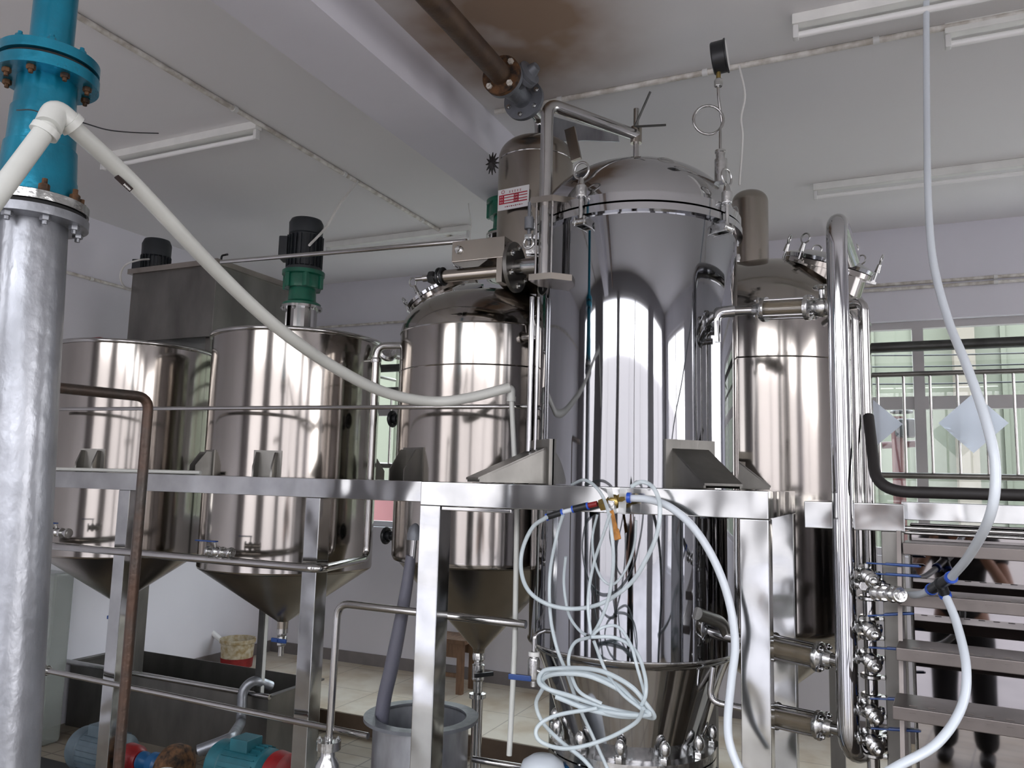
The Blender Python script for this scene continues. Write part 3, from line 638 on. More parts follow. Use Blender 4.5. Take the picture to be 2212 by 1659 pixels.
# triangular gusset sheet
bm = nb(); Yg = 3.55; prism(bm,[A(1190,250,Yg),A(1335,292,Yg),A(1337,306,Yg),A(1268,303,Yg),A(1190,306,Yg)],(0,.01,0)); tag(obj('steel_sheet',bm,'galvanized'),'triangular dull steel sheet hanging under the davit arm','sheet')
# ---- right rear tank ----
T6X,T6Y,T6R = -.48,4.0,.462
z6s = A(1700,668,T6Y-T6R).z; z6b = A(1780,1375,T6Y-T6R).z; 
t6 = vessel('storage_tank','brushed steel domed tank at right, behind the sight glasses',T6X,T6Y,T6R,z6s,A(1660,573,T6Y).z-z6s,z6b,z6b-.38)
bm = nb(); c = A(1621,560,T6Y-.02); cr_ = .088; zc1 = A(1625,416,T6Y).z
pr = [(cr_,z6s-.03),(cr_,zc1-.06)]+[(cr_*math.cos(q*PI/2/8)**.7, zc1-.06+.06*math.sin(q*PI/2/8)) for q in range(1,8)]+[(0,zc1)]
lathe(bm,pr,at(c.x,c.y,0),48); obj('column',bm,'warm_steel',t6)
manhole(t6, A(1790,574,T6Y-.13), (.33,-.14,.93), .198, .30, 6, 170)
bm = nb(); torus(bm,(T6X,T6Y,z6s-.2),UP,T6R-.002,.004,seg=96,s2=6); obj('weld_seam',bm,'brushed_steel',t6)
bm = nb(); box2(bm,(T6X-.2,T6Y-T6R-.05,zf),(T6X-.06,T6Y-T6R+.1,zf+.12)); obj('lug',bm,'dull_steel',t6)
bm = nb()
for s in (-1,1): box2(bm,(T6X+s*.28-.03,T6Y-.03,0),(T6X+s*.28+.03,T6Y+.03,z6b-.12))
obj('leg',bm,'dull_steel',t6)

# ================= frames =================
S = .088
def leg(t, x, y, zt_, s=S, m='frame_steel'): bm = nb(); box2(bm,(x,y,0),(x+s,y+s,zt_),.004); obj('leg',bm,m,t)
def beam(t, a, b, m='frame_steel'): bm = nb(); box2(bm,a,b,.004); obj('beam',bm,m,t)
zt0, zt1 = 1.772-S, 1.772
fx0, fx1 = A(908,1065,2.6).x, A(1660,1090,2.6).x
t = thing('support_frame','bright square tube frame carrying the tall polished tank','frame',((fx0+fx1)/2,3.0,0))
leg(t,fx0,2.6,zt0); leg(t,fx1-S,2.6,zt0); leg(t,fx1-S,3.38,zt0); leg(t,fx0+.02,3.9,zt0)
beam(t,(fx0,2.6,zt0),(fx1,2.6+S,zt1)); beam(t,(fx1-S,2.6+S+.001,zt0),(fx1,3.47,zt1))
beam(t,(fx0+S+.004,2.60,zt0-.016),(fx0+S+.29,2.62,zt0-.001),'tube_steel')
t = thing('support_frame','long square tube frame carrying the hopper tanks and middle tank','frame',(-3.2,3.4,0))
beam(t,(-4.75,2.952,zt0),(fx0-.005,2.952+S,zt1)); beam(t,(-4.75,4.02,zt0),(fx0-.005,4.02+S,zt1))
for xx in (-4.75,-3.61,-2.385): beam(t,(xx,2.952+S+.001,zt0),(xx+.0 + .08,4.019,zt1)) if xx in (-4.75,) else None
x_ = A(246,1200,2.96).x; leg(t,x_,2.956,zt0,.082); x_ = A(652,1250,2.96).x; leg(t,x_,2.956,zt0,.082)
x_ = A(549,1400,4.02).x; leg(t,x_+.01,4.03,zt0,.045,'dark_steel'); leg(t,-4.72,4.03,zt0,.08,'dull_steel')
t = thing('support_frame','square tube frame at right behind the tall curved pipe','frame',(.2,2.9,0))
xa, xb = A(1737,1110,2.84).x, A(1955,1120,2.84).x
beam(t,(xa,2.84,zt0-.03),(xb,2.84+S,zt1-.03)); leg(t,xb-.07,2.845,zt0-.03,.066,'dull_steel'); leg(t,xb+.02,3.3,zt0-.03,.05,'tube_steel')
beam(t,(xa,2.84+S,zt0-.03),(xa+S,3.3,zt1-.03))
# ================= pipes and fittings =================
def pipe(name, pts, r, m, lab, cat='pipe', rad=.06, seg=16, group=None):
    bm = nb(); tube(bm, pts, r, rad, seg); return tag(obj(name,bm,m),lab,cat,group)
# --- teal and silver riser at left ---
P0 = AD(106,150,2.1); zf1 = P0.z
t = thing('flanged_riser','teal flanged pipe bolted on top of a silver painted column at far left','pipe',(P0.x,P0.y,0))
zz = lambda y: A(100,y,P0.y).z
bm = nb(); lathe(bm,[(.052,zz(115)),(.052,3.42)],at(P0.x,P0.y,0),48); obj('upper_pipe',bm,'teal_paint',t)
bm = nb(); lathe(bm,[(.119,zz(150)),(.119,zz(131)),(.112,zz(128)),(.055,zz(126)),(.053,zz(112))],at(P0.x,P0.y,0),64); obj('upper_flange',bm,'teal_paint',t)
bm = nb(); lathe(bm,[(.121,zz(182)),(.121,zz(160)),(.06,zz(157)),(.06,zz(182))],at(P0.x,P0.y,0),64,True); obj('lower_flange',bm,'teal_paint',t)
bm = nb(); lathe(bm,[(.110,zz(158)),(.110,zz(152))],at(P0.x,P0.y,0),48); obj('gasket',bm,'soot',t)
bm = nb(); lathe(bm,[(.073,zz(430)),(.094,zz(428)),(.092,zz(385)),(.09,zz(382)),(.085,zz(320)),(.080,zz(318)),(.078,zz(245)),(.073,zz(240)),(.070,zz(182)),(.060,zz(181))],at(P0.x,P0.y,0),64); obj('meter_body',bm,'teal_paint',t)
bolts(t,(P0.x,P0.y,zz(182)),(0,0,-1),.098,8,.011,.012,'rust',.2)
bolts(t,(P0.x,P0.y,zz(129)),(0,0,1),.098,8,.011,.011,'teal_paint',.2,'nut')
bm = nb(); lathe(bm,[(.125,zz(452)),(.125,zz(434)),(.118,zz(431)),(.09,zz(429))],at(P0.x,P0.y,0),64); obj('joint_flange',bm,'cast_steel',t)
bm = nb(); lathe(bm,[(.118,zz(460)),(.118,zz(453))],at(P0.x,P0.y,0),48); obj('gasket',bm,'soot',t)
bm = nb(); lathe(bm,[(.09,zz(482)),(.127,zz(480)),(.127,zz(462)),(.09,zz(461))],at(P0.x,P0.y,0),64); obj('column_flange',bm,'silver_paint',t)
bolts(t,(P0.x,P0.y,zz(480)),(0,0,-1),.106,8,.013,.013,'silver_paint',.35)
bolts(t,(P0.x,P0.y,zz(433)),(0,0,1),.106,8,.013,.02,'rust',.35,'nut')
bot = A(2,1640,P0.y); top_ = V((P0.x,P0.y,zz(478))); dirn = (top_-bot); foot = bot - dirn*(bot.z/dirn.z)
bm = nb(); n = 24; pts = [foot.lerp(top_,k/n) for k in range(n+1)]; sweep(bm,pts,.085,40,[.082-.002*k/n for k in range(n+1)]); obj('column',bm,'silver_paint',t)
bm = nb(); sweep(bm,catmull([AD(36,238,1.84),AD(70,238,1.83),AD(120,255,1.8),AD(168,262,1.82),AD(230,280,1.9),AD(285,286,2.0),AD(342,288,2.1)],6),.0016,6); tag(obj('thin_wire',bm,'black_plastic'),'thin loose wire tied around the teal pipe','wire')
# --- white plastic pipe ---
t = thing('plastic_pipe','white plastic pipe with an elbow sloping down from the teal pipe to the middle tank','pipe',AD(120,245,1.73))
E0 = AD(122,250,1.73)
bm = nb(); sweep(bm,catmull([AD(150,268,1.75),AD(290,398,1.95),AD(470,588,2.25),AD(600,708,2.5),AD(720,792,2.75),AD(830,847,2.95),AD(930,867,3.08),AD(1010,860,3.12),AD(1100,837,3.16)],8),.02,18,None); obj('sloping_pipe',bm,'white_pvc',t)
bm = nb(); a = AD(-60,495,1.52); cyl(bm,AD(108,268,1.71),a,.0205,18); obj('left_pipe',bm,'white_pvc',t)
bm = nb(); sweep(bm,fillet([AD(104,275,1.70),E0+V((-.004,0,.012)),AD(152,268,1.755)],.03),.0275,20); cyl(bm,AD(93,290,1.695),AD(101,278,1.70),.029,20); cyl(bm,AD(148,262,1.75),AD(160,274,1.76),.029,20); obj('elbow',bm,'white_pvc',t)
bm = nb(); a, b = AD(255,372,1.905), AD(285,400,1.935); ax = (b-a).normalized(); sd = ax.cross(_f).normalized(); up_ = sd.cross(ax)
nn = (-_f - ax*ax.dot(-_f)).normalized(); sd = ax.cross(nn)
mS = Matrix(((ax.x,sd.x,nn.x,0),(ax.y,sd.y,nn.y,0),(ax.z,sd.z,nn.z,0),(0,0,0,1))); c = (a+b)/2+nn*.0185-sd*-.006; mS.translation = c
box(bm,(0,0,0),(.046,.012,.005),mS); st = obj('sticker',bm,'sticker',t)
bm = nb()
for k in range(6): box(bm,(.002+k*.0034,.001,.003),(.0022,.004 if k%2 else .005,.0006),mS)
obj('sticker_lettering',bm,'white_plastic',st)
YV = 2.86
bm = nb(); e = A(1105,838,YV); sweep(bm,fillet([e+V((-.035,0,-.006)),e,e+V((0,0,-.05))],.02),.0165,14); cyl(bm,e+V((0,0,-.035)),e+V((0,0,-.055)),.0185,14); obj('lower_elbow',bm,'white_pvc',t)
bm = nb(); sweep(bm,[e+V((0,0,-.03)),A(1117,1100,YV),A(1112,1400,YV),A(1100,1632,YV-.02)],.0105,12); obj('drop_pipe',bm,'white_pvc',t)
# --- rails and pipes along the frames ---
pipe('steel_rail',[A(60,884,2.9),A(1147,878,2.9)],.0098,'tube_steel','thin steel rail running level in front of the two cone tanks','rail')
for x in (118,455):
    pass
a, b = A(40,1013,2.99), A(440,1021,2.99); pipe('white_conduit_pipe',[V((a.x,2.97,1.784)),V((b.x,2.97,1.784))],.0095,'white_pvc','thin white pipe lying on top of the rear frame beam at left','pipe')
a = A(690,1229,2.88); zz0 = a.z; b = AZ(792,1207,zz0); Yb = b.y
c = A(821,768,Yb); d = A(868,744,Yb)
t = thing('product_pipe','polished steel pipe running under the cone tanks then up to the middle tank','pipe',(a.x,a.y,zz0))
bm = nb(); l = A(30,1164,2.88); tube(bm,[V((l.x,2.88,zz0)),V((a.x,2.88,zz0)),V((b.x,Yb,zz0)),V((b.x,Yb,d.z)),V((T3X-T3R*.86,Yb+.05,d.z))],.019,.06,18); obj('pipe_run',bm,'tube_steel',t)
bm = nb(); lathe(bm,[(.026,-.012),(.028,-.004),(.028,.004),(.026,.012)],Matrix.Translation((b.x,Yb,d.z-.075)),20); cyl(bm,(b.x-.02,Yb,d.z-.075),(b.x-.06,Yb-.02,d.z-.08),.006,8); obj('clamp',bm,'cast_steel',t)
t = thing('relief_valve','round steel clamp valve beside the vertical pipe near the window gap','valve',A(837,765,3.7))
bm = nb(); c = A(838,765,3.62); lathe(bm,[(.04,0),(.052,.01),(.052,.03),(.04,.04)],frame(c,(.5,-.6,.3)),24); cyl(bm,c,c+V((.02,.1,0)),.02,12); obj('body',bm,'cast_steel',t)
# small clamp valves at the bottom of the cone tanks
def small_valve(x, y, Y, lab):
    p = A(x,y,Y); t = thing('drain_valve',lab,'valve',p,'small valves at the foot of the cone tanks')
    bm = nb(); cyl(bm,p+V((-.05,0,0)),p+V((.10,0,0)),.014,12); ball(bm,p,.024)
    for dx in (-.045,.04,.09): lathe(bm,[(.024,-.007),(.026,0),(.024,.007)],frame(p+V((dx,0,0)),(1,0,0)),16)
    cyl(bm,p,p+V((0,-.01,.045)),.007,8); obj('valve_body',bm,'cast_steel',t)
    bm = nb(); q = p+V((0,-.01,.048)); box2(bm,q-V((.12,.010,.003)),q+V((.01,.010,.003)),.002); obj('handle',bm,'blue_handle',t)
small_valve(467,1192,2.87,'small valve with blue lever at the foot of the second cone tank')
small_valve(122,1150,2.87,'small valve with blue lever at the foot of the furthest left tank')
# dark iron pipe
c = AD(322,858,2.62); n_ = AZ(108,836,c.z)
pipe('iron_pipe',[n_+(n_-c)*.8,c,V((c.x,c.y,0))],.0165,'iron_pipe','dark rusty iron pipe bending down to the floor in front of the first tank','pipe',.045,18)
# rusty steam pipe and grey valve at the ceiling
pz = CZ+1.735; f1 = AZ(1086,166,pz); f2 = AZ(1136,218,pz)
X_ = f1.x
t = thing('steam_pipe','thick dark brown pipe under the ceiling running from overhead to the grey valve','pipe',(X_,1.5,pz))
bm = nb(); cyl(bm,(X_,YF+.1,pz),(X_,f1.y,pz),.0465,32); obj('pipe_run',bm,'rusty_pipe',t)
bm = nb(); lathe(bm,[(.087,-.022),(.087,0)],frame((X_,f1.y,pz),(0,1,0)),40); obj('flange',bm,'rust',t)
bolts(t,(X_,f1.y-.022,pz),(0,-1,0),.068,4,.014,.012,'conduit',.75)
t = thing('globe_valve','grey cast globe valve between the brown pipe and the narrow vessel','valve',(X_,f1.y+.1,pz))
L = f2.y-f1.y
bm = nb(); lathe(bm,[(.087,.001),(.087,.022),(.045,.026),(.038,.05),(.052,L*.5),(.038,L-.05),(.045,L-.026),(.095,L-.022),(.095,L)],frame((X_,f1.y,pz),(0,1,0)),40); obj('valve_body',bm,'grey_cast',t)
bd = V((.80,-.25,.30)).normalized(); m_ = V((X_,f1.y+L*.42,pz))
bm = nb(); lathe(bm,[(.035,0),(.035,.07),(.056,.072),(.056,.088),(.054,.092),(.056,.096),(.056,.11),(.03,.12),(.02,.15),(0,.152)],frame(m_,bd),28); obj('bonnet',bm,'grey_cast',t)
bolts(t,(X_,f2.y-.022,pz),(0,-1,0),.074,6,.012,.011,'cast_steel',.4)
pipe('elbow_pipe',[V((X_,f2.y+.002,pz)),V((X_,T5.y,pz)),V((X_,T5.y,z5t-.04))],.03,'tube_steel','short steel elbow from the grey valve down into the narrow vessel','pipe',.06)
c = AD(1062,352,3.7); bm = nb()
for k in range(12):
    a = 2*PI*k/12; cyl(bm,c,c+V((.035*math.cos(a),.01,.055*math.sin(a))),.010,6,.002)
tag(obj('black_handwheel',bm,'black_rubber'),'small black spiky knob on the left side of the narrow vessel','knob')
# third stirrer behind
def copy_tree(o, parent=None):
    c = o.copy(); COL.objects.link(c)
    if parent is not None: c.parent = parent
    for ch in list(o.children):
        if ch.name.split('.')[0] != 'motor': copy_tree(ch, c)
    return c
src = [o for o in COL.objects if o.name == 'stirrer_drive'][0]
s3 = copy_tree(src); s3['label'] = 'green gearbox half hidden behind the narrow vessel'; q = AD(1093,508,4.6)
s3.location = (q.x,q.y,q.z-(A(660,662,TY).z-z_rim+.06))
0 and pipe('white_stub',[AD(1022,434,4.2),AD(1062,430,4.15)],.011,'white_plastic','short white plastic stub under the beam left of the narrow vessel','pipe')
# long overhead pipe and shaft assembly
Ys = 2.86
blk0, blk1 = A(977,519,Ys), A(1089,556,Ys); zb0, zb1 = A(1030,561,Ys).z, A(1030,516,Ys).z
pipe('overhead_pipe',[A(478,566,2.95),V((blk0.x+.02,2.95,A(978,524,2.95).z))],.0108,'tube_steel','long thin steel pipe from the square feed box to the block above the middle tank','pipe')
t = thing('shaft_assembly','horizontal steel shaft with lock nut, flange and square block above the middle tank','shaft',(blk0.x,Ys,zb0-.1))
bm = nb(); box2(bm,(blk0.x,Ys,zb0),(blk1.x,Ys+.13,zb1),.003); obj('block',bm,'warm_steel',t)
bm = nb(); c = A(992,540,Ys); lathe(bm,[(.017,0),(.018,.006),(.014,.01),(.010,.012),(.010,.02),(0,.02)],frame(V((c.x,Ys,c.z)),(0,-1,0)),20); obj('bolt',bm,'cast_steel',t)
zs_ = A(1010,591,Ys+.03).z; ys_ = Ys+.04; ax = V((1,0,0)); xx = lambda px: A(px,591,ys_).x
bm = nb(); cyl(bm,(xx(899),ys_,zs_),(xx(925),ys_,zs_),.009,14); cyl(bm,(xx(915),ys_,zs_),(xx(1000),ys_,zs_),.015,16); obj('shaft_end',bm,'tube_steel',t)
bm = nb(); hexnut(bm,(xx(928),ys_,zs_),ax,.028,.03); obj('lock_nut',bm,'black_plastic',t)
bm = nb()
for px in (950,958): torus(bm,(xx(px),ys_,zs_),ax,.034,.007,seg=28)
obj('seal_ring',bm,'black_plastic',t)
bm = nb(); cyl(bm,(xx(955),ys_,zs_),(xx(1092),ys_,zs_),.027,24); obj('sleeve',bm,'warm_steel',t)
bm = nb(); prism(bm,[(xx(985),ys_-.03,zb0),(xx(1060),ys_-.03,zb0),(xx(1040),ys_-.03,zs_+.02),(xx(1008),ys_-.03,zs_+.02)],(0,.06,0)); obj('bracket',bm,'dull_steel',t)
bm = nb(); box2(bm,(xx(1080),ys_-.035,zs_-.055),(xx(1092),ys_+.035,zb0)); obj('web_plate',bm,'warm_steel',t)
bm = nb(); lathe(bm,[(.104,-.008),(.104,.008)],frame((xx(1112),ys_,zs_+.01),ax),44); obj('flange',bm,'dull_steel',t)
bolts(t,(xx(1112)+.008,ys_,zs_+.01),ax,.08,6,.013,.012,'cast_steel',.5)
bm = nb(); cyl(bm,(xx(1114),ys_,zs_+.01),(xx(1162),ys_,zs_+.01),.033,20); obj('flange_neck',bm,'tube_steel',t)
# davit
DP = V((-1.105,2.70,0)); zt_ = A(1180,224,2.7).z; z1 = A(1180,437,2.7).z; z2 = A(1180,602,2.7).z
DP.x = A(1179,400,2.7).x
t = thing('lid_davit','steel davit post with a bent arm that holds the lid of the tall tank','davit',(DP.x,DP.y,z2))
endp = A(1378,292,T4Y)
bm = nb(); sweep(bm,fillet([V((DP.x,DP.y,z1-.01)),V((DP.x,DP.y,zt_)),V((T4X,T4Y,endp.z))],.055,8),.0245,22); obj('arm',bm,'tube_steel',t)
bm = nb(); cyl(bm,(DP.x,DP.y,z2),(DP.x,DP.y,z1),.0225,20)
for s in (-1,1): cyl(bm,(DP.x+s*.032,DP.y-.006,z2-.01),(DP.x+s*.032,DP.y-.006,z1),.005,8)
obj('post',bm,'tube_steel',t)
for z in (z1,z2):
    bm = nb(); q = T4X-.35; prism(bm,[(DP.x-.045,DP.y-.04,z-.012),(DP.x+.045,DP.y-.04,z-.012),(DP.x+.15,DP.y+.06,z-.012),(DP.x+.05,DP.y+.17,z-.012),(DP.x-.045,DP.y+.06,z-.012)],(0,0,.024)); obj('bracket_plate',bm,'warm_steel',t)
bm = nb(); cyl(bm,(T4X,T4Y,endp.z-.035),(T4X,T4Y,endp.z+.035),.024,20); obj('nut_boss',bm,'warm_steel',t)
bm = nb(); cyl(bm,(T4X,T4Y,z4d-.01),(T4X,T4Y,A(1372,236,T4Y).z),.012,16); sc_ = obj('lifting_screw',bm,'tube_steel',t)
bm = nb(); c = V((T4X,T4Y-.02,endp.z+.03)); cyl(bm,c,A(1405,198,T4Y-.05),.0048,10); cyl(bm,c,A(1438,270,T4Y-.04),.0048,10); obj('tommy_bar',bm,'dark_steel',sc_)
t = thing('hook_clamp','small hanging clamp with open ring beside the davit post','clamp',A(1143,500,2.66))
bm = nb(); p = A(1143,470,2.66); cyl(bm,p,p+V((0,0,-.045)),.017,14); cyl(bm,p+V((0,0,.06)),p+V((0,0,-.09)),.006,10); obj('sleeve',bm,'grey_cast',t)
bm = nb(); torus(bm,p+V((0,0,-.10)),(0,1,0),.020,.0045,seg=20); box(bm,p+V((0,0,-.075)),(.03,.016,.02),None,.003); obj('hook',bm,'cast_steel',t)
bm = nb(); c = A(1150,640,2.78); cyl(bm,(c.x-.005,2.79,c.z),(c.x-.005,2.79,A(1150,975,2.79).z),.010,12); cyl(bm,(c.x+.018,2.80,c.z),(c.x+.018,2.80,A(1150,975,2.79).z),.006,12); tag(obj('side_tube',bm,'polished_steel'),'pair of thin upright tubes along the left side of the tall polished tank','pipe')
# pressure gauge
gY = 3.0; t = thing('pressure_gauge','black pressure gauge seen edge-on above a coiled steel tube on the tank lid','gauge',A(1556,350,gY))
g = lambda x,y: A(x,y,gY)
bm = nb(); cyl(bm,g(1557,392),g(1556,325),.018,16); lathe(bm,[(.016,0),(.021,.004),(.021,.012),(.012,.016)],frame(g(1556,332),UP),18); cyl(bm,g(1557,395),g(1557,345),.024,18); obj('fitting',bm,'cast_steel',t)
cc = g(1530,259); RR = (g(1562,259)-cc).length
bm = nb(); pts = [g(1556,322),g(1556,290)]
for k in range(0,26): a = math.radians(-40+k*(360+30)/25); pts.append(cc+_r0*RR*math.cos(a)+UP*RR*math.sin(a)+_f*(.016*(k/25)-.008))
pts += [g(1552,210),g(1551,180)]; sweep(bm,pts,.0055,12); obj('coiled_tube',bm,'tube_steel',t)
bm = nb(); hexnut(bm,g(1552,187),UP,.017,.03); obj('nut',bm,'cast_steel',t)
bm = nb(); cyl(bm,g(1552,170),g(1552,155),.009,12); obj('brass_stem',bm,'brass',t)
ax = (V((1,0.05,.10))).normalized(); bm = nb(); c = g(1554,124); lathe(bm,[(.058,-.028),(.062,-.024),(.062,.022),(.066,.024),(.066,.03),(.060,.030)],frame(c,ax),48); obj('gauge_case',bm,'black_plastic',t)
bm = nb(); lathe(bm,[(.0585,.0305),(.0585,.0315)],frame(c,ax),48); obj('dial_face',bm,'white_plastic',t)

# ---- sight glasses ----
def sight(p0, p1, r, lab, s0, s1):
    p0, p1 = V(p0), V(p1); ax = (p1-p0).normalized(); L = (p1-p0).length; f = frame(p0, ax)
    t = thing('sight_glass', lab, 'sight glass', p0.lerp(p1,.5), 'sight glasses between the tanks')
    bm = nb(); cyl(bm,p0,p1,r*.62,20); obj('pipe_stub',bm,'tube_steel',t)
    for k,u in enumerate((s0,s1)):
        sgn = -1 if k == 0 else 1
        bm = nb(); q = p0.lerp(p1,u); lathe(bm,[(r*.7,sgn*.05),(r*.85,sgn*.03),(r*1.45,sgn*.016),(r*1.5,sgn*.012),(r*1.5,-.0*sgn),(r*1.0,0)],frame(q,ax),28); obj('flange',bm,'cast_steel',t)
    a, b = p0.lerp(p1,s0), p0.lerp(p1,s1)
    bm = nb(); lathe(bm,[(r,0),(r,(b-a).length)],frame(a,ax),28); obj('glass_tube',bm,'amber_glass',t)
    fm = frame(a,ax).to_3x3()
    for k in range(4):
        an = PI/4+k*PI/2; o_ = fm@V((math.cos(an)*r*1.32,math.sin(an)*r*1.32,0)); bm = nb()
        cyl(bm,a+o_-ax*.03,b+o_+ax*.03,.005,10); hexnut(bm,a+o_-ax*.028,ax,.012,.012); hexnut(bm,b+o_+ax*.014,ax,.012,.012); ball(bm,b+o_+ax*.032,.006); ball(bm,a+o_-ax*.032,.006); obj('tie_rod',bm,'polished_steel',t)
    return t
PX_, PY_ = A(1808,560,2.78).x, 2.78
sa, sb = A(1585,672,2.95), A(1795,662,2.86); sight(sa,sb,.030,'uppermost sight glass beside the dome of the right rear tank',.36,.76)
pipe('elbow_pipe',[sa+V((.002,0,0)),A(1545,676,2.93),A(1545,740,2.93)],.022,'polished_steel','dark steel elbow joining the uppermost sight glass to the tall tank','pipe',.04)
t = thing('knob_valve','bright clamp valve between the uppermost sight glass and the tall curved pipe','valve',sb)
bm = nb(); c = A(1776,664,2.87); ball(bm,c,.034,(1.2,1,1)); cyl(bm,c,c+V((0,-.01,.06)),.010,10); lathe(bm,[(.045,-.01),(.048,0),(.045,.01)],frame(c+V((.035,-.01,0)),(1,-.3,0)),22); obj('valve_body',bm,'cast_steel',t)
bm = nb(); lathe(bm,[(.024,0),(.03,.006),(.024,.014),(0,.016)],Matrix.Translation(c+V((0,-.01,.06))),20); obj('knob',bm,'cast_steel',t)
sa, sb = A(1560,1372,2.97), A(1838,1434,2.80); sight(sa,sb,.032,'middle sight glass, lower right, between the frame leg and curved pipe',.44,.76)
sa, sb = A(1607,1531,2.95), A(1845,1583,2.80); sight(sa,sb,.030,'lowest sight glass near the bottom right, dark inside',.33,.69)
pipe('elbow_pipe',[A(1541,1440,2.95),A(1532,1514,2.95),A(1609,1531,2.95)],.012,'polished_steel','thin steel pipe dropping from the tall tank to the lowest sight glass','pipe',.04)
pipe('elbow_pipe',[A(1500,1330,2.78)+V((0,.05,0)),A(1560,1345,2.94),A(1566,1373,2.97)],.022,'dull_steel','dark stub pipe joining the middle sight glass to the tall tank','pipe',.03)
# tall curved pipe and U pipes
ztp = A(1806,446,2.78).z; zbt = A(1860,1640,2.78).z
bm = nb(); sweep(bm,fillet([V((PX_+.03,PY_+.55,ztp-.035)),V((PX_,PY_,ztp-.035)),V((PX_,PY_,zbt)),V((PX_+.12,PY_+.3,zbt))],.10,10),.0335,24); tag(obj('curved_pipe',bm,'polished_steel'),'tall polished steel pipe with rounded top, standing right of the storage tank','pipe')
def upipe(x, y0, yb, Y, r, lab, m='tube_steel'):
    X = A(x,y0+60,Y).x; z = A(x-20,y0,Y).z; zb_ = A(x,yb,Y).z
    bm = nb(); sweep(bm,fillet([V((X-.10,Y+.16,z)),V((X-.055,Y+.02,z)),V((X,Y,z)),V((X,Y,zb_))],.05,8),r,18); tag(obj('bent_pipe',bm,m),lab,'pipe')
upipe(1866,655,1245,2.98,.0185,'outer bent pipe just right of the tall curved pipe')
upipe(1846,676,1245,2.88,.0135,'thin inner bent pipe tucked against the tall curved pipe')
# valve manifold
MX, MY = A(1880,1400,2.84).x, 2.84
t = thing('valve_manifold','upright steel manifold pipe carrying the blue lever valves','manifold',(MX,MY,0))
bm = nb(); cyl(bm,(MX,MY,0),(MX,MY,A(1880,1225,MY).z),.019,18); obj('riser',bm,'tube_steel',t)
for y in range(1250,1640,42):
    bm = nb(); z = A(1880,y,MY).z; lathe(bm,[(.026,-.008),(.032,-.004),(.032,.004),(.026,.008)],Matrix.Translation((MX,MY,z)),20); box(bm,(MX+.034,MY-.004,z),(.016,.022,.012),None,.003); obj('clamp_ring',bm,'cast_steel',t)
vl = [(1216,1.0,'topmost thin blue lever valve on the manifold'),(1238,.9,'blue lever valve with the hose fitting, second from the top'),(1330,-.6,'blue lever valve with a lever tilted slightly up'),(1398,.9,'bright blue lever valve in the middle of the manifold'),(1508,.5,'dark blue lever valve, second from the bottom'),(1572,.9,'lowest blue lever valve on the manifold')]
for k,(y,tl,lab) in enumerate(vl):
    p = A(1866,y+26,MY-.06); p.x = MX-.004; p.y = MY-.055
    t = thing('lever_valve',lab,'valve',p,'blue lever valves on the manifold')
    bm = nb(); ball(bm,p,.024); ax = V((.35,-.9,-.25)).normalized() if k != 1 else V((1,-.25,0)).normalized()
    cyl(bm,p-ax*.04,p+ax*.055,.013,14); lathe(bm,[(.013,.055),(.011,.066),(.006,.070),(0,.071)],frame(p,ax),14)
    for s_ in (-.035,.025,.048): lathe(bm,[(.017,-.006),(.023,0),(.017,.006)],frame(p+ax*s_,ax),20)
    sd_ = ax.cross(UP).normalized(); cyl(bm,p-sd_*.038,p+sd_*.038,.010,12); hexnut(bm,p+sd_*.03,sd_,.015,.010); hexnut(bm,p-sd_*.04,sd_,.015,.010)
    cyl(bm,p,p+V((0,-.004,.036)),.008,10); obj('valve_body',bm,'cast_steel',t)
    a = p+V((.0,-.006,.038)); b = A(1990 if k!=2 else 1975, y+8*tl, a.y-.01)
    d = (b-a).normalized(); bm = nb(); mH = frame(a,d,(0,0,1)); Lh = (b-a).length
    box(bm,(0,0,Lh*.5),(.018,.0045,Lh),mH,.002); box(bm,(0,.001,Lh*.66),(.020,.008,Lh*.62),mH,.003); obj('handle',bm,'blue_handle',t)
t = thing('hose_fitting','clamped steel fitting that joins the white hose to the manifold','fitting',A(1930,1284,2.7))
bm = nb(); a = A(1885,1280,2.76); b = A(1948,1285,2.62); cyl(bm,a,b,.014,14); dd = (b-a).normalized()
for u in (.15,.4,.7,.92): lathe(bm,[(.021,-.006),(.025,0),(.021,.006)],frame(a.lerp(b,u),dd),18)
obj('fitting_body',bm,'cast_steel',t)
# blue valve at the left foot of the tall tank
p = A(1153,1445,2.72); t = thing('ball_valve','small ball valve with navy lever at the lower left of the tall tank','valve',p)
bm = nb(); cyl(bm,p+V((0,0,.06)),p-V((0,0,.06)),.011,12); lathe(bm,[(.016,-.04),(.021,-.03),(.021,.03),(.016,.04)],Matrix.Translation(p),18); cyl(bm,p+V((0,0,0)),p+V((.045,.0,-.012)),.012,12); obj('valve_body',bm,'cast_steel',t)
bm = nb(); cyl(bm,p+V((0,0,.045)),p+V((0,0,.06)),.02,16); obj('white_ring',bm,'white_plastic',t)
bm = nb(); a = p+V((0,-.02,-.03)); b = A(1098,1461,2.69); mH = frame(a,b-a,(0,-1,0)); Lh = (b-a).length; box(bm,(0,0,Lh*.5),(.020,.006,Lh),mH,.003); obj('handle',bm,'blue_handle',t)
pipe('drain_pipe',[p+V((0,0,.06)),p+V((0,0,.12)),p+V((.05,.16,.14))],.008,'tube_steel','thin upright pipe above the navy lever valve','pipe',.02)
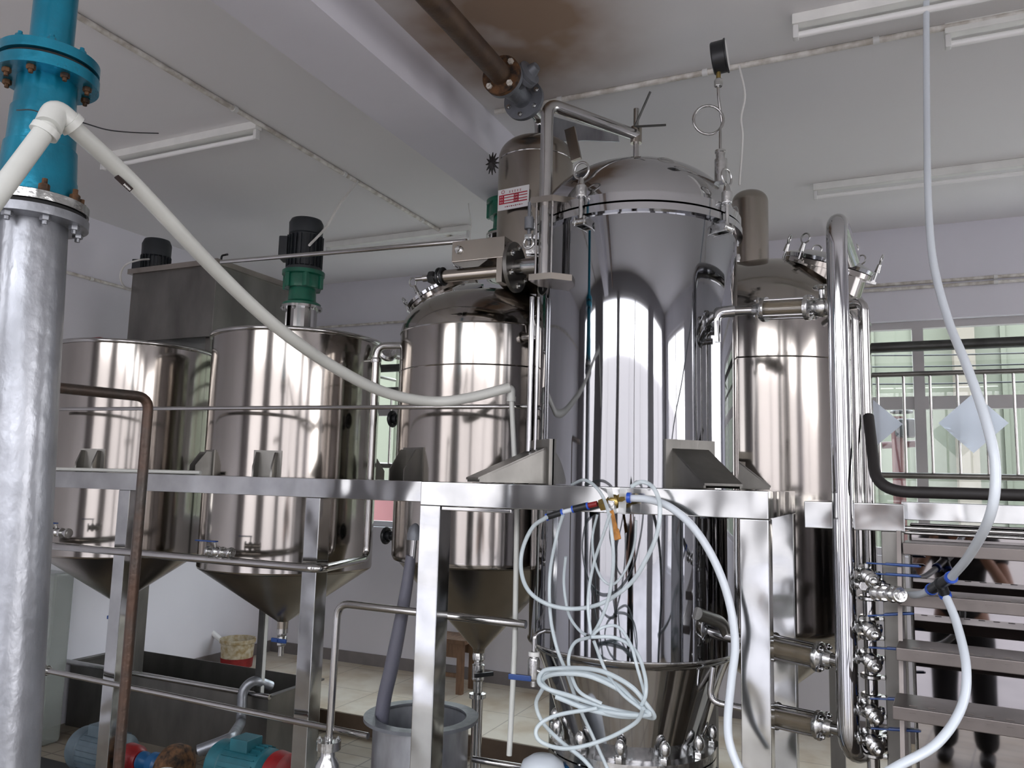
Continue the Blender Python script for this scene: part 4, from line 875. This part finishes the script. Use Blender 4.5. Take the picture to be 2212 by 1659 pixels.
# ================= hoses =================
def hose(pts, r, lab, Y=2.5, m='hose', name='air_hose', amp=.03, ph=0.0, cat='hose', group='thin clear hoses hanging on the front frame'):
    P = [A(p[0],p[1],(p[2] if len(p) > 2 else Y+amp*math.sin(i*1.1+ph))) for i,p in enumerate(pts)]
    bm = nb(); sweep(bm, catmull(P,8), r, 10); return tag(obj(name,bm,m),lab,cat,group)
hose([(1181,1117),(1150,1140),(1128,1190),(1127,1240),(1145,1280),(1185,1306),(1240,1315),(1300,1303),(1360,1262),(1395,1210),(1420,1150),(1425,1090),(1410,1052),(1385,1041),(1362,1052)],.0072,'clear hose in a wide round loop from the black connector back over the beam',2.50,amp=.02)
hose([(1358,1076,2.54),(1400,1079,2.54),(1448,1096,2.53),(1500,1142,2.52),(1545,1215,2.5),(1575,1300,2.5),(1588,1390,2.5),(1580,1470,2.48),(1572,1560,2.46),(1580,1620,2.44),(1615,1700,2.42)],.0122,'thick pale hose arching right from the brass valve down past the frame leg','m',m='milky_hose') if False else None
P = [A(x,y,Y) for x,y,Y in ((1358,1076,2.54),(1400,1079,2.53),(1448,1096,2.52),(1500,1142,2.5),(1545,1215,2.49),(1575,1300,2.48),(1588,1390,2.47),(1580,1470,2.46),(1572,1560,2.45),(1580,1620,2.44),(1615,1700,2.42))]
bm = nb(); sweep(bm,catmull(P,8),.0122,14); tag(obj('air_hose',bm,'milky_hose'),'thick pale hose arching right from the brass valve down past the frame leg','hose','thin clear hoses hanging on the front frame')
hose([(1236,1047,2.66),(1262,1037,2.6),(1290,1055,2.56),(1310,1092,2.5),(1321,1150),(1325,1220),(1315,1290),(1295,1345),(1277,1374)],.0058,'clear hose over the beam that passes in front of the brass valve to the knot',2.48)
hose([(1216,1112),(1202,1160),(1188,1240),(1189,1330),(1203,1400),(1225,1455),(1248,1520),(1280,1590),(1312,1660),(1330,1700)],.006,'long clear hose hanging left of the knot down to the tank flange',2.52)
hose([(1222,1203),(1218,1260),(1228,1325),(1252,1362),(1277,1376)],.0052,'short clear hose with a cut end above the knot',2.53)
hose([(1277,1376),(1270,1300),(1282,1220),(1305,1150),(1318,1110)],.0052,'clear hose rising straight from the knot toward the orange lever',2.47)
hose([(1277,1376),(1300,1356),(1335,1354),(1362,1392),(1376,1440),(1392,1500),(1386,1520)],.0052,'clear hose curving right from the knot down the tank, inner one',2.46)
hose([(1277,1376),(1330,1378),(1372,1405),(1392,1455),(1395,1500),(1382,1530)],.006,'clear hose curving right from the knot, outer one',2.44)
hose([(1277,1376),(1242,1388),(1228,1425),(1238,1470),(1256,1498),(1300,1520)],.0058,'clear hose bending left from the knot into the coil',2.45)
hose([(1374,1125,2.56),(1370,1180),(1352,1230),(1325,1262),(1300,1250),(1284,1210),(1280,1160),(1290,1112,2.56)],.0045,'thin small hose loop behind the orange lever',2.56)
hose([(1283,1385),(1300,1430),(1315,1460),(1345,1500),(1390,1535)],.0055,'clear hose crossing the weld seam diagonally into the coil',2.43)
hose([(1165,1472),(1186,1449),(1232,1443),(1300,1450),(1362,1482),(1397,1522),(1413,1549),(1388,1546),(1320,1532),(1240,1506),(1178,1486),(1164,1466),(1184,1446),(1250,1450),(1330,1478),(1380,1526),(1402,1544),(1330,1541),(1250,1522),(1190,1492),(1172,1470),(1200,1456),(1270,1460),(1345,1495),(1395,1538),(1350,1548),(1270,1532),(1200,1505)],.0075,'flat coil of clear hose in front of the lower cone',2.44,amp=.022)
hose([(1172,1488),(1158,1520),(1172,1560),(1212,1602),(1262,1642),(1300,1690)],.0065,'clear hose leaving the coil at its left end down to the bottom edge',2.42)
hose([(1390,1530),(1372,1562),(1305,1598),(1225,1617),(1168,1602),(1160,1572),(1200,1546),(1290,1530)],.0065,'wide low loop of clear hose hanging under the coil',2.40)
bm = nb(); c = A(1277,1375,2.47); torus(bm,c,(.3,0,1),.012,.005,seg=14,s2=6); box(bm,c,(.022,.014,.012),None,.003); tag(obj('cable_tie',bm,'black_plastic'),'black tie that bundles the clear hoses','tie')
# brass valve hung on the beam
B = lambda x,y,Y=2.545: A(x,y,Y)
t = thing('brass_valve','brass ball valve with a long orange lever taped to the front beam','valve',B(1328,1085))
bm = nb(); a,b = B(1296,1092),B(1354,1076); ax = (b-a).normalized(); cyl(bm,a,b,.014,16); c = a.lerp(b,.52); ball(bm,c,.024,(1.1,.9,1)); lathe(bm,[(.020,-.012),(.022,0),(.020,.012)],frame(a.lerp(b,.14),ax),6); lathe(bm,[(.020,-.012),(.022,0),(.020,.012)],frame(a.lerp(b,.86),ax),6); obj('valve_body',bm,'brass',t)
bm = nb(); hexnut(bm,c+V((0,-.022,-.006)),(0,-1,0),.011,.010); box(bm,c+V((0,-.028,-.018)),(.022,.005,.045),None,.002); obj('lever_nut',bm,'cast_steel',t)
q0 = c+V((0,-.031,-.028)); q1 = B(1335,1166,2.50); mH = frame(q0,q1-q0,(0,-1,0)); Lh=(q1-q0).length
bm = nb(); box(bm,(0,0,Lh*.45),(.017,.006,Lh*.9),mH,.002); box(bm,(0,0,Lh*.82),(.023,.007,Lh*.36),mH,.003); obj('lever',bm,'orange_paint',t)
bm = nb()
for sx_,w_ in ((1322,.018),(1345,.026)): box(bm,(0,0,0),(w_,.004,.085),Matrix.Translation(B(sx_,1082,2.53))@Matrix.Rotation(-.25 if sx_<1330 else .06,4,'Y'),.001)
obj('clear_tape',bm,'tape',t)
t = thing('push_connector','black push-in connectors with blue rings and a red sleeve on the looping hose','connector',B(1230,1102))
for (xa_,ya_,xb_,yb_,m_,r_) in ((1184,1116,1213,1107,'black_plastic',.011),(1240,1100,1268,1093,'black_plastic',.0125),(1213,1107,1240,1100,'milky_hose',.008),(1268,1093,1290,1088,'red_paint',.0095)):
    bm = nb(); cyl(bm,B(xa_,ya_,2.53),B(xb_,yb_,2.53),r_,14); obj({'black_plastic':'connector_body','milky_hose':'tube_piece','red_paint':'red_sleeve'}[m_],bm,m_,t)
for x,y in ((1182,1117),(1215,1107),(1238,1100),(1270,1093)):
    bm = nb(); p = B(x,y,2.53); d = (B(1290,1088)-B(1184,1116)).normalized(); cyl(bm,p-d*.003,p+d*.003,.0125,14); obj('blue_ring',bm,'blue_ring',t)
bm = nb(); p = B(1359,1075,2.535); cyl(bm,p-V((.006,0,0)),p+V((.006,0,0)),.017,16); obj('blue_ring',bm,'blue_ring',t)
# tall hose at right with tee
def dhose(pts, r, lab, name='water_hose'):
    bm = nb(); sweep(bm,catmull([AD(*p) for p in pts],8),r,14); return tag(obj(name,bm,'milky_hose'),lab,'hose')
dhose([(2001,-60,3.0),(2001,60,2.95),(2002,250,2.8),(2005,430,2.6),(2016,565,2.4),(2048,690,2.2),(2088,790,2.0),(2130,910,1.85),(2150,1010,1.8),(2140,1110,1.8),(2097,1195,1.95),(2056,1246,2.12)],.0112,'long pale hose hanging from the ceiling at right and curving to the tee connector')
dhose([(2042,1285,2.2),(2066,1345,2.12),(2087,1440,2.0),(2078,1525,1.95),(2025,1605,1.9),(1940,1655,1.86),(1850,1705,1.8)],.0112,'pale hose curving from the tee connector down to the bottom right edge')
dhose([(2008,1275,2.26),(1985,1284,2.33),(1950,1286,2.42)],.0105,'short pale hose between the tee connector and the steel fitting')
t = thing('tee_connector','black tee hose connector with blue rings at right','connector',AD(2035,1262,2.18))
bm = nb(); a,b,c = AD(2054,1248,2.13),AD(2012,1273,2.25),AD(2041,1284,2.2); cyl(bm,a,b,.0145,14); cyl(bm,a.lerp(b,.5),c,.0145,14); ball(bm,a.lerp(b,.5),.018); obj('tee_body',bm,'black_plastic',t)
for p,q in ((a,b),(b,a),(c,a.lerp(b,.5))):
    bm = nb(); d = (q-p).normalized(); cyl(bm,p-d*.006,p+d*.004,.0165,14); obj('blue_ring',bm,'blue_ring',t)
# black rubber pipe at right
bm = nb(); sweep(bm,fillet([A(1876,900,2.9),A(1894,1061,2.7),A(2330,1073,2.7)],.09,8),.0175,18); tag(obj('rubber_pipe',bm,'black_rubber'),'black bent pipe running right just above the side beam','pipe')
# ---- polished cabinet and steps at right ----
cx0 = A(1968,1200,2.98).x; cz = A(2080,1134,2.98).z
t = thing('steel_cabinet','mirror polished steel cabinet behind the steps at lower right','cabinet',(cx0,2.98,0))
bm = nb(); box2(bm,(cx0,2.98,0),(2.4,3.6,cz),.004); obj('cabinet_body',bm,'mirror_panel',t)
bm = nb(); z = A(2080,1128,2.9).z; box2(bm,(cx0-.02,2.90,z),(2.4,2.975,A(2080,1088,2.9).z),.003); obj('top_beam',bm,'frame_steel',t)
bm = nb(); z = A(2080,1146,2.88).z; cyl(bm,(cx0-.02,2.9,z),(2.4,2.9,z),.007,12); z = A(2080,1157,2.88).z; cyl(bm,(cx0-.02,2.9,z),(2.4,2.9,z),.005,12); obj('towel_rail',bm,'tube_steel',t); t.rotation_euler.z = -.075
t = thing('step_ladder','brushed steel steps with dimpled treads in front of the polished cabinet','steps',(cx0,2.98,0))
xs0 = A(1962,1300,2.72).x
for k,(y,Y) in enumerate(((1192,2.80),(1306,2.70),(1428,2.60),(1560,2.50))):
    p = A(2080,y,Y); bm = nb(); x0_ = A(1960,y,Y).x; box2(bm,(x0_,Y,p.z-.018),(1.7,Y+.17,p.z+.018),.003)
    if k > 0:
        for q in range(24): box(bm,(x0_+.05+q*.045,Y+.03,p.z+.0185),(.02,.006,.003),None); 
        for q in range(24): box(bm,(x0_+.05+q*.045,Y-.0005,p.z+.004),(.016,.003,.004),None)
    obj('tread',bm,'step_steel',t)
for Yq,m_ in ((2.49,'step_steel'),):
    for xx_ in (A(1966,1560,2.5).x,1.7):
        bm = nb(); prism(bm,[(xx_,2.40,0),(xx_,2.62,0),(xx_,2.97,cz-.02),(xx_,2.80,cz-.02)],(.012,0,0)); obj('stringer',bm,m_,t)
t.rotation_euler.z = -.075

# ================= lower left =================
fl = AZ(141,1566,0); Yt = fl.y; zt_r = A(146,1428,Yt).z; xR = A(580,1506,Yt).x; xL = fl.x; bk = AZ(629,1456,zt_r)
t = thing('trough','long dull steel trough on the floor under the cone tanks','trough',((xL+xR)/2,Yt+.3,0))
Yb2 = min(max(bk.y,Yt+.45),4.8)
bm = nb(); W_ = .006
box2(bm,(xL,Yt,.0),(xR,Yt+W_,zt_r)); box2(bm,(xL,Yb2-W_,.0),(xR,Yb2,zt_r)); box2(bm,(xL,Yt+W_,0),(xL+W_,Yb2-W_,zt_r)); box2(bm,(xR-W_,Yt+W_,0),(xR,Yb2-W_,zt_r)); box2(bm,(xL+W_,Yt+W_,.05),(xR-W_,Yb2-W_,.06)); obj('trough_body',bm,'dull_steel',t)
bm = nb(); cyl(bm,(xL-.03,Yt-.012,zt_r),(xR+.02,Yt-.012,zt_r),.017,14); obj('rolled_rim',bm,'tube_steel',t)
bm = nb(); box2(bm,(xL-.03,Yt,zt_r-.01),(xL+.02,Yb2,zt_r+.006)); box2(bm,(xR-.01,Yt,zt_r-.006),(xR+.03,Yb2,zt_r+.006)); obj('side_rim',bm,'dull_steel',t)
pipe('suction_pipe',[A(585,1482,Yt+.10),A(548,1468,Yt-.02),A(524,1490,Yt-.06),A(521,1560,Yt-.08),A(500,1595,3.35),A(428,1622,3.25)],.03,'silver_paint','curved silver pipe hooked over the trough rim down to the pump','pipe',.07,18)
def pump(x0, y0, Y, s, m1, lab, full=True):
    p = A(x0,y0,Y); z = p.z; t = thing('pump',lab,'pump',(p.x,p.y,0),'pumps on the floor')
    ax = V((1,0,0)); bm = nb(); lathe(bm,[(.0,0),(.05*s,.0),(.10*s,.01*s),(.112*s,.03*s),(.112*s,.09*s),(.106*s,.095*s),(.106*s,.105*s),(.112*s,.11*s),(.112*s,.33*s),(.08*s,.35*s),(.07*s,.36*s)],frame(p,ax),40)
    for k in range(26):
        a = 2*PI*k/26; mm = frame(p,ax)@Matrix.Rotation(a,4,'Z'); box(bm,(.114*s,0,.21*s),(.012*s,.004*s,.2*s),mm)
    mo = obj('motor',bm,m1,t)
    bm = nb(); box(bm,(p.x+.2*s,p.y-.02,z+.125*s),(.11*s,.11*s,.06*s),None,.006); obj('terminal_box',bm,m1,mo)
    bm = nb(); box(bm,(p.x+.2*s,p.y,(z-.1*s)/2),(.2*s,.2*s,z-.1*s)); obj('base',bm,'dark_steel',t)
    bm = nb(); cg = .68 if full else 1; lathe(bm,[(.06*s,.36*s),(.105*s*cg,.365*s),(.112*s*cg,.38*s),(.105*s*cg,.44*s),(.05*s,.47*s)],frame(p,ax),36); obj('coupling_guard',bm,'red_paint',t)
    if full:
        bm = nb(); lathe(bm,[(.03*s,.46*s),(.05*s,.48*s),(.05*s,.50*s),(.035*s,.52*s),(.035*s,.55*s),(.058*s,.56*s),(.058*s,.60*s),(.04*s,.62*s),(.04*s,.66*s)],frame(p,ax),24); box(bm,(p.x+.55*s,p.y,z-.09*s),(.05*s,.06*s,.14*s),None,.01); obj('bearing_housing',bm,'blue_plastic',t)
        bm = nb(); lathe(bm,[(.06*s,.66*s),(.115*s,.68*s),(.12*s,.70*s),(.12*s,.74*s),(.06*s,.78*s)],frame(p,ax),36); obj('pump_head',bm,'rust',t)
    return t
pump(172,1612,3.2,1.0,'grey_motor','grey blue motored pump with red coupling at lower left')
pump(468,1645,3.2,1.0,'teal_motor','teal motored pump with a red bell housing at the bottom edge',False)
pipe('cross_pipe',[A(98,1448,2.9),A(795,1590,2.9)],.0135,'tube_steel','steel pipe sloping down to the right in front of the trough','pipe')
pipe('low_rail',[A(1022,1640,3.1),A(1190,1668,3.1)],.013,'tube_steel','low steel rail at the bottom between the drum and tall tank','rail')
# translucent box
c = AZ(82,1618,0); zt2 = A(122,1240,c.y).z
t = thing('plastic_tank','cloudy translucent plastic tank standing behind the silver column','tank',(c.x-.3,c.y+.3,0))
bm = nb(); box2(bm,(max(c.x-.6,XL+.02),c.y,.0),(c.x,c.y+.16,zt2),.03); obj('tank_body',bm,'clear_box',t)
bm = nb(); box2(bm,(max(c.x-.55,XL+.05),c.y-.012,.12),(c.x-.06,c.y,zt2-.12),.006); obj('front_panel',bm,'clear_box',t)
t = thing('tank_tap','bright steel fitting on the cloudy plastic tank','fitting',A(88,1445,2.9))
bm = nb(); a = A(62,1438,2.9); b = A(108,1450,2.9); cyl(bm,a,b,.014,14)
for u in (.1,.3,.5,.7,.9): lathe(bm,[(.022,-.006),(.026,0),(.022,.006)],frame(a.lerp(b,u),b-a),18)
cyl(bm,a.lerp(b,.6),a.lerp(b,.6)+V((0,-.01,.04)),.008,8); obj('fitting_body',bm,'cast_steel',t)
bm = nb(); a = AZ(100,1650,0); box2(bm,(a.x-.6,3.02,0),(a.x+1.0,3.5,.015)); tag(obj('rubber_mat',bm,'soot'),'grimy black mat on the floor at lower left','mat')
# steel drum
dc = A(910,1548,3.0); RD = .238
t = thing('steel_drum','open galvanised steel drum with a wide flange standing behind the left frame leg','drum',(dc.x,dc.y,0))
bm = nb(); lathe(bm,[(RD-.04,.02),(RD-.04,dc.z),(RD-.05,dc.z),(RD-.05,.03),(0,.03),(0,.0),(RD-.04,0)],at(dc.x,dc.y,0),64); obj('drum_shell',bm,'galvanized',t)
bm = nb(); lathe(bm,[(RD-.05,dc.z-.008),(RD,dc.z-.008),(RD,dc.z+.006),(RD-.05,dc.z+.006)],at(dc.x,dc.y,0),64,True); obj('drum_flange',bm,'grey_cast',t)
t = thing('suction_hose','dark grey ribbed hose hanging into the steel drum','hose',A(850,1400,2.93))
bm = nb(); P = [A(x,y,2.93) for x,y in ((888,1200),(878,1270),(862,1360),(846,1440),(830,1510),(822,1580),(820,1650))]; sweep(bm,catmull(P,8),.027,18,[.022+.008*min(1,i/20) for i in range(49)]); obj('hose_body',bm,'grey_hose',t)
bm = nb(); cyl(bm,A(891,1205,2.93),A(895,1165,2.93),.016,14); obj('steel_ferrule',bm,'tube_steel',t)
bm = nb(); q = A(896,1166,2.93); lathe(bm,[(.034,0),(.034,.02),(.026,.05),(.010,.066),(0,.07)],Matrix.Translation(q),24); obj('cap',bm,'grey_cast',t)
# inverted pipe with flange
Yi = 2.82
t = thing('transfer_pipe','steel pipe rising from a flange then running right across the middle tank cone','pipe',A(712,1640,Yi))
e0 = A(730,1303,Yi); 
bm = nb(); sweep(bm,fillet([A(711,1605,Yi),e0,A(1136,1349,Yi)],.06,8),.0155,18); obj('pipe_run',bm,'tube_steel',t)
bm = nb(); q = A(710,1606,Yi); lathe(bm,[(.018,.03),(.018,.014),(.05,.012),(.05,-.004),(.05,-.006),(.05,-.022),(.03,-.026),(.03,-.05),(.05,-.08),(.055,-.13),(.03,-.17),(.03,-.25)],Matrix.Translation(q),32); obj('flange_joint',bm,'cast_steel',t)
bolts(t,q+V((0,0,.012)),UP,.038,4,.009,.01,'cast_steel',.5)
# bucket, stick, stool
bz = AZ(510,1447,PLAT); t = thing('paint_bucket','stained cream plastic bucket with a red band on the raised floor','bucket',(bz.x,bz.y,PLAT))
rb = 36/1718*(bz-V((0,0,CZ))).dot(_f); hb = A(512,1378,bz.y).z-PLAT
bm = nb(); lathe(bm,[(0,.0),(rb*.86,.0),(rb,hb),(rb*.96,hb),(rb*.84,.01),(0,.012)],at(bz.x,bz.y,PLAT),40); obj('bucket_body',bm,'cream_plastic',t)
bm = nb(); lathe(bm,[(rb*.885,hb*.12),(rb*.935,hb*.42),(rb*.955,hb*.42),(rb*.905,hb*.12)],at(bz.x,bz.y,PLAT),40,True); obj('red_band',bm,'red_paint',t)
bm = nb(); lathe(bm,[(rb*1.0,hb*.86),(rb*1.04,hb*.88),(rb*1.05,hb),(rb*1.0,hb)],at(bz.x,bz.y,PLAT),40,True); obj('bucket_rim',bm,'cream_plastic',t)
bm = nb(); cyl(bm,A(440,1350,bz.y-.02),A(512,1412,bz.y+.02),.022,10); tag(obj('stir_stick',bm,'lamp_tube'),'pale stick leaning out of the cream bucket','stick')
pipe('white_upright',[V((A(572,1400,4.05).x,4.05,A(569,1300,4.0).z)),V((A(572,1400,4.05).x,4.05,0))],.011,'white_pvc','thin white upright pipe beside the rear frame leg, behind the second cone','pipe')
ft = AZ(992,1500,PLAT); zs2 = A(990,1384,ft.y).z
t = thing('wooden_stool','old brown wooden stool on the raised floor behind the middle tank','stool',(ft.x-.2,ft.y+.12,PLAT))
bm = nb(); box2(bm,(ft.x-.40,ft.y-.03,zs2-.025),(ft.x+.05,ft.y+.26,zs2+.01),.004); obj('seat',bm,'wood',t)
bm = nb(); box2(bm,(ft.x-.34,ft.y-.01,zs2-.13),(ft.x,ft.y+.01,zs2-.026)); obj('apron',bm,'wood',t)
bm = nb(); box2(bm,(ft.x-.34,ft.y+.20,zs2-.13),(ft.x,ft.y+.22,zs2-.026)); obj('apron',bm,'wood',t)
for dx in (-.37,0):
    for dy in (-.015,.19): bm = nb(); box2(bm,(ft.x+dx-.025,ft.y+dy,PLAT),(ft.x+dx+.025,ft.y+dy+.04,zs2-.026)); obj('leg',bm,'wood',t)
bm = nb(); box2(bm,(ft.x-.34,ft.y,PLAT+.12),(ft.x-.026,ft.y+.02,PLAT+.15)); obj('stretcher',bm,'wood',t)
# things at the bottom edge
c = AD(1172,1682,2.75); t = thing('plastic_canister','pale translucent plastic canister top at the bottom edge','canister',(c.x,c.y,0))
bm = nb(); lathe(bm,[(0,0),(.085,0),(.09,.02),(.09,c.z),(.07,c.z+.055),(.04,c.z+.075),(0,c.z+.08)],at(c.x,c.y,0),40); obj('canister_body',bm,'milky_hose',t)
c = AD(1236,1690,2.9); bm = nb(); box2(bm,(c.x-.05,c.y-.06,0),(c.x+.05,c.y+.06,c.z+.075),.01); tag(obj('blue_crate',bm,'blue_plastic'),'blue plastic crate corner at the bottom edge under the tall tank','crate')
c = AD(352,1715,3.7); t = thing('white_sack','pale rounded sack at the bottom edge in front of the pumps','sack',(c.x,c.y,0))
bm = nb(); lathe(bm,[(0,0),(.15,0),(.17,.05),(.165,c.z*.6),(.15,c.z),(.10,c.z+.075),(.04,c.z+.105),(0,c.z+.11)],at(c.x,c.y,0),32); obj('sack_body',bm,'white_plastic',t)

# ================= the photographer, seen mirrored in the steel =================
t = thing('person','person in black shirt and trousers holding a phone up, mirrored in the steel','person',(-.03,-.50,0))
def skinned(name, chains, m, sub=2, bones=None):
    me = bpy.data.meshes.new(name); vs=[]; es=[]; rs=[]
    idx = {}
    def vid(p, r):
        k = (round(p[0],4),round(p[1],4),round(p[2],4))
        if k not in idx: idx[k] = len(vs); vs.append(p); rs.append(r)
        return idx[k]
    for ch in chains:
        pr = None
        for p, r in ch:
            i = vid(p, r)
            if pr is not None: es.append((pr,i))
            pr = i
    o0 = V(t['_o']); me.from_pydata([V(v)-o0 for v in vs],es,[]); o = bpy.data.objects.new(name,me); COL.objects.link(o)
    sk = o.modifiers.new('skin','SKIN'); sk.use_smooth_shade = True
    if not me.skin_vertices: pass
    for i,s_ in enumerate(me.skin_vertices[0].data): s_.radius = (rs[i] if not isinstance(rs[i],tuple) else rs[i][0],)*2 if not isinstance(rs[i],tuple) else rs[i]; s_.use_root = (i==0)
    ss = o.modifiers.new('sub','SUBSURF'); ss.levels = sub; ss.render_levels = sub
    me.materials.append(MATS[m]); o.parent = t; o['_o'] = tuple(o0); return o
bx, by = -.03, -.44
body = [[((bx,by,.96),(.15,.11)),((bx,by,1.12),(.14,.10)),((bx,by,1.30),(.17,.115)),((bx,by+.01,1.44),(.15,.10)),((bx,by+.02,1.53),(.06,.06)),((bx,by+.05,1.60),(.055,.06))]]
for s in (-1,1):
    body.append([((bx,by,1.44-.0),(.15,.10)) if False else ((bx,by+.01,1.44),(.15,.10)),((bx+s*.19,by,1.43),(.065,.065)),((bx+s*.27,by+.10,1.22),(.05,.05)),((bx+s*.29,by+.16,1.14),(.044,.044)),((bx+s*.20,by+.28,1.32),(.036,.036)),((bx+s*.105,by+.375,1.50),(.028,.028)),((bx-.05+s*.098,by+.405,1.56),(.034,.022))])
    body.append([((bx,by,.96),(.15,.11)),((bx+s*.095,by,.86),(.095,.10)),((bx+s*.11,by+.02,.52),(.062,.065)),((bx+s*.12,by-.02,.12),(.042,.045)),((bx+s*.12,by+.0,.05),(.04,.04)),((bx+s*.125,by+.14,.035),(.042,.028))])
bo = skinned('body',body,'skin')
sh = [[((bx,by,.90),(.18,.135)),((bx,by,1.02),(.175,.132)),((bx,by,1.14),(.155,.115)),((bx,by,1.30),(.185,.13)),((bx,by+.01,1.455),(.165,.112)),((bx,by+.012,1.50),(.085,.08))]]
for s in (-1,1): sh.append([((bx,by+.01,1.455),(.165,.112)),((bx+s*.19,by,1.44),(.080,.080)),((bx+s*.25,by+.07,1.29),(.070,.070))])
skinned('shirt',sh,'black_cloth')
tr = [[((bx,by,1.02),(.16,.12)),((bx,by,.93),(.17,.125))]]
for s in (-1,1): tr.append([((bx,by,.93),(.17,.125)),((bx+s*.10,by,.82),(.110,.115)),((bx+s*.115,by+.02,.50),(.082,.085)),((bx+s*.12,by-.01,.06),(.078,.08))])
skinned('trousers',tr,'black_cloth')
for s in (-1,1): skinned('shoe',[[((bx+s*.12,by-.05,.05),(.05,.05)),((bx+s*.122,by+.06,.045),(.052,.045)),((bx+s*.126,by+.17,.035),(.046,.035))]],'black_rubber',2)
bm = nb(); H0 = V((bx,by+.07,1.70)); bmesh.ops.create_uvsphere(bm,u_segments=28,v_segments=20,radius=1,matrix=Matrix.Translation(H0)@Matrix.Diagonal((.076,.096,.118,1)))
for v in bm.verts:
    d = v.co-H0
    if d.z < -.02 and d.y > 0: v.co.x = H0.x+d.x*(1+d.z*2.2); v.co.y -= .01
ball(bm,H0+V((0,.098,-.012)),.016,(.8,1.2,1.5))
for s in (-1,1): ball(bm,H0+V((s*.077,0,-.01)),.026,(.4,.8,1.2))
for q in range(5): ball(bm,H0+V(((q-2)*.010,.087,-.058)),.008,(1.2,.7,.7))
obj('head',bm,'skin',t)
bm = nb()
for s in (-1,1): ball(bm,H0+V((s*.030,.088,.012)),.010,(1.3,.5,.7))
obj('eyes',bm,'black_plastic',t)
bm = nb(); bmesh.ops.create_uvsphere(bm,u_segments=28,v_segments=16,radius=1,matrix=Matrix.Translation(H0+V((0,-.018,.024)))@Matrix.Diagonal((.086,.10,.112,1)))
bmesh.ops.delete(bm,geom=[v for v in bm.verts if v.co.z < H0.z-.055 or (v.co.y > H0.y+.055 and v.co.z < H0.z+.07)],context='VERTS'); obj('hair',bm,'hair',t)
for s in (-1,1):
    for k in range(4):
        b0 = V((bx-.05+s*.098,by+.41,1.575+k*.019)); tipx = -.05+bx+s*(.060+.006*abs(k-1.5)); ch = [(tuple(b0),(.0095,.0095)),((bx-.05+s*.09,by+.437,1.578+k*.019),(.009,.009)),((tipx,by+.438,1.58+k*.019),(.008,.008))]
        skinned('finger',[ch],'skin',1)
    skinned('thumb',[[((bx-.05+s*.095,by+.395,1.555),(.012,.012)),((bx-.05+s*.08,by+.385,1.575),(.010,.010)),((bx-.05+s*.055,by+.39,1.60),(.009,.009))]],'skin',1)
bm = nb(); box(bm,(-.08,-.03,1.625),(.155,.009,.075),None,.004); tag(obj('phone',bm,'black_plastic'),'black phone held up in both hands of the mirrored person','phone')
for o in list(COL.objects):
    if '_o' in o: del o['_o']
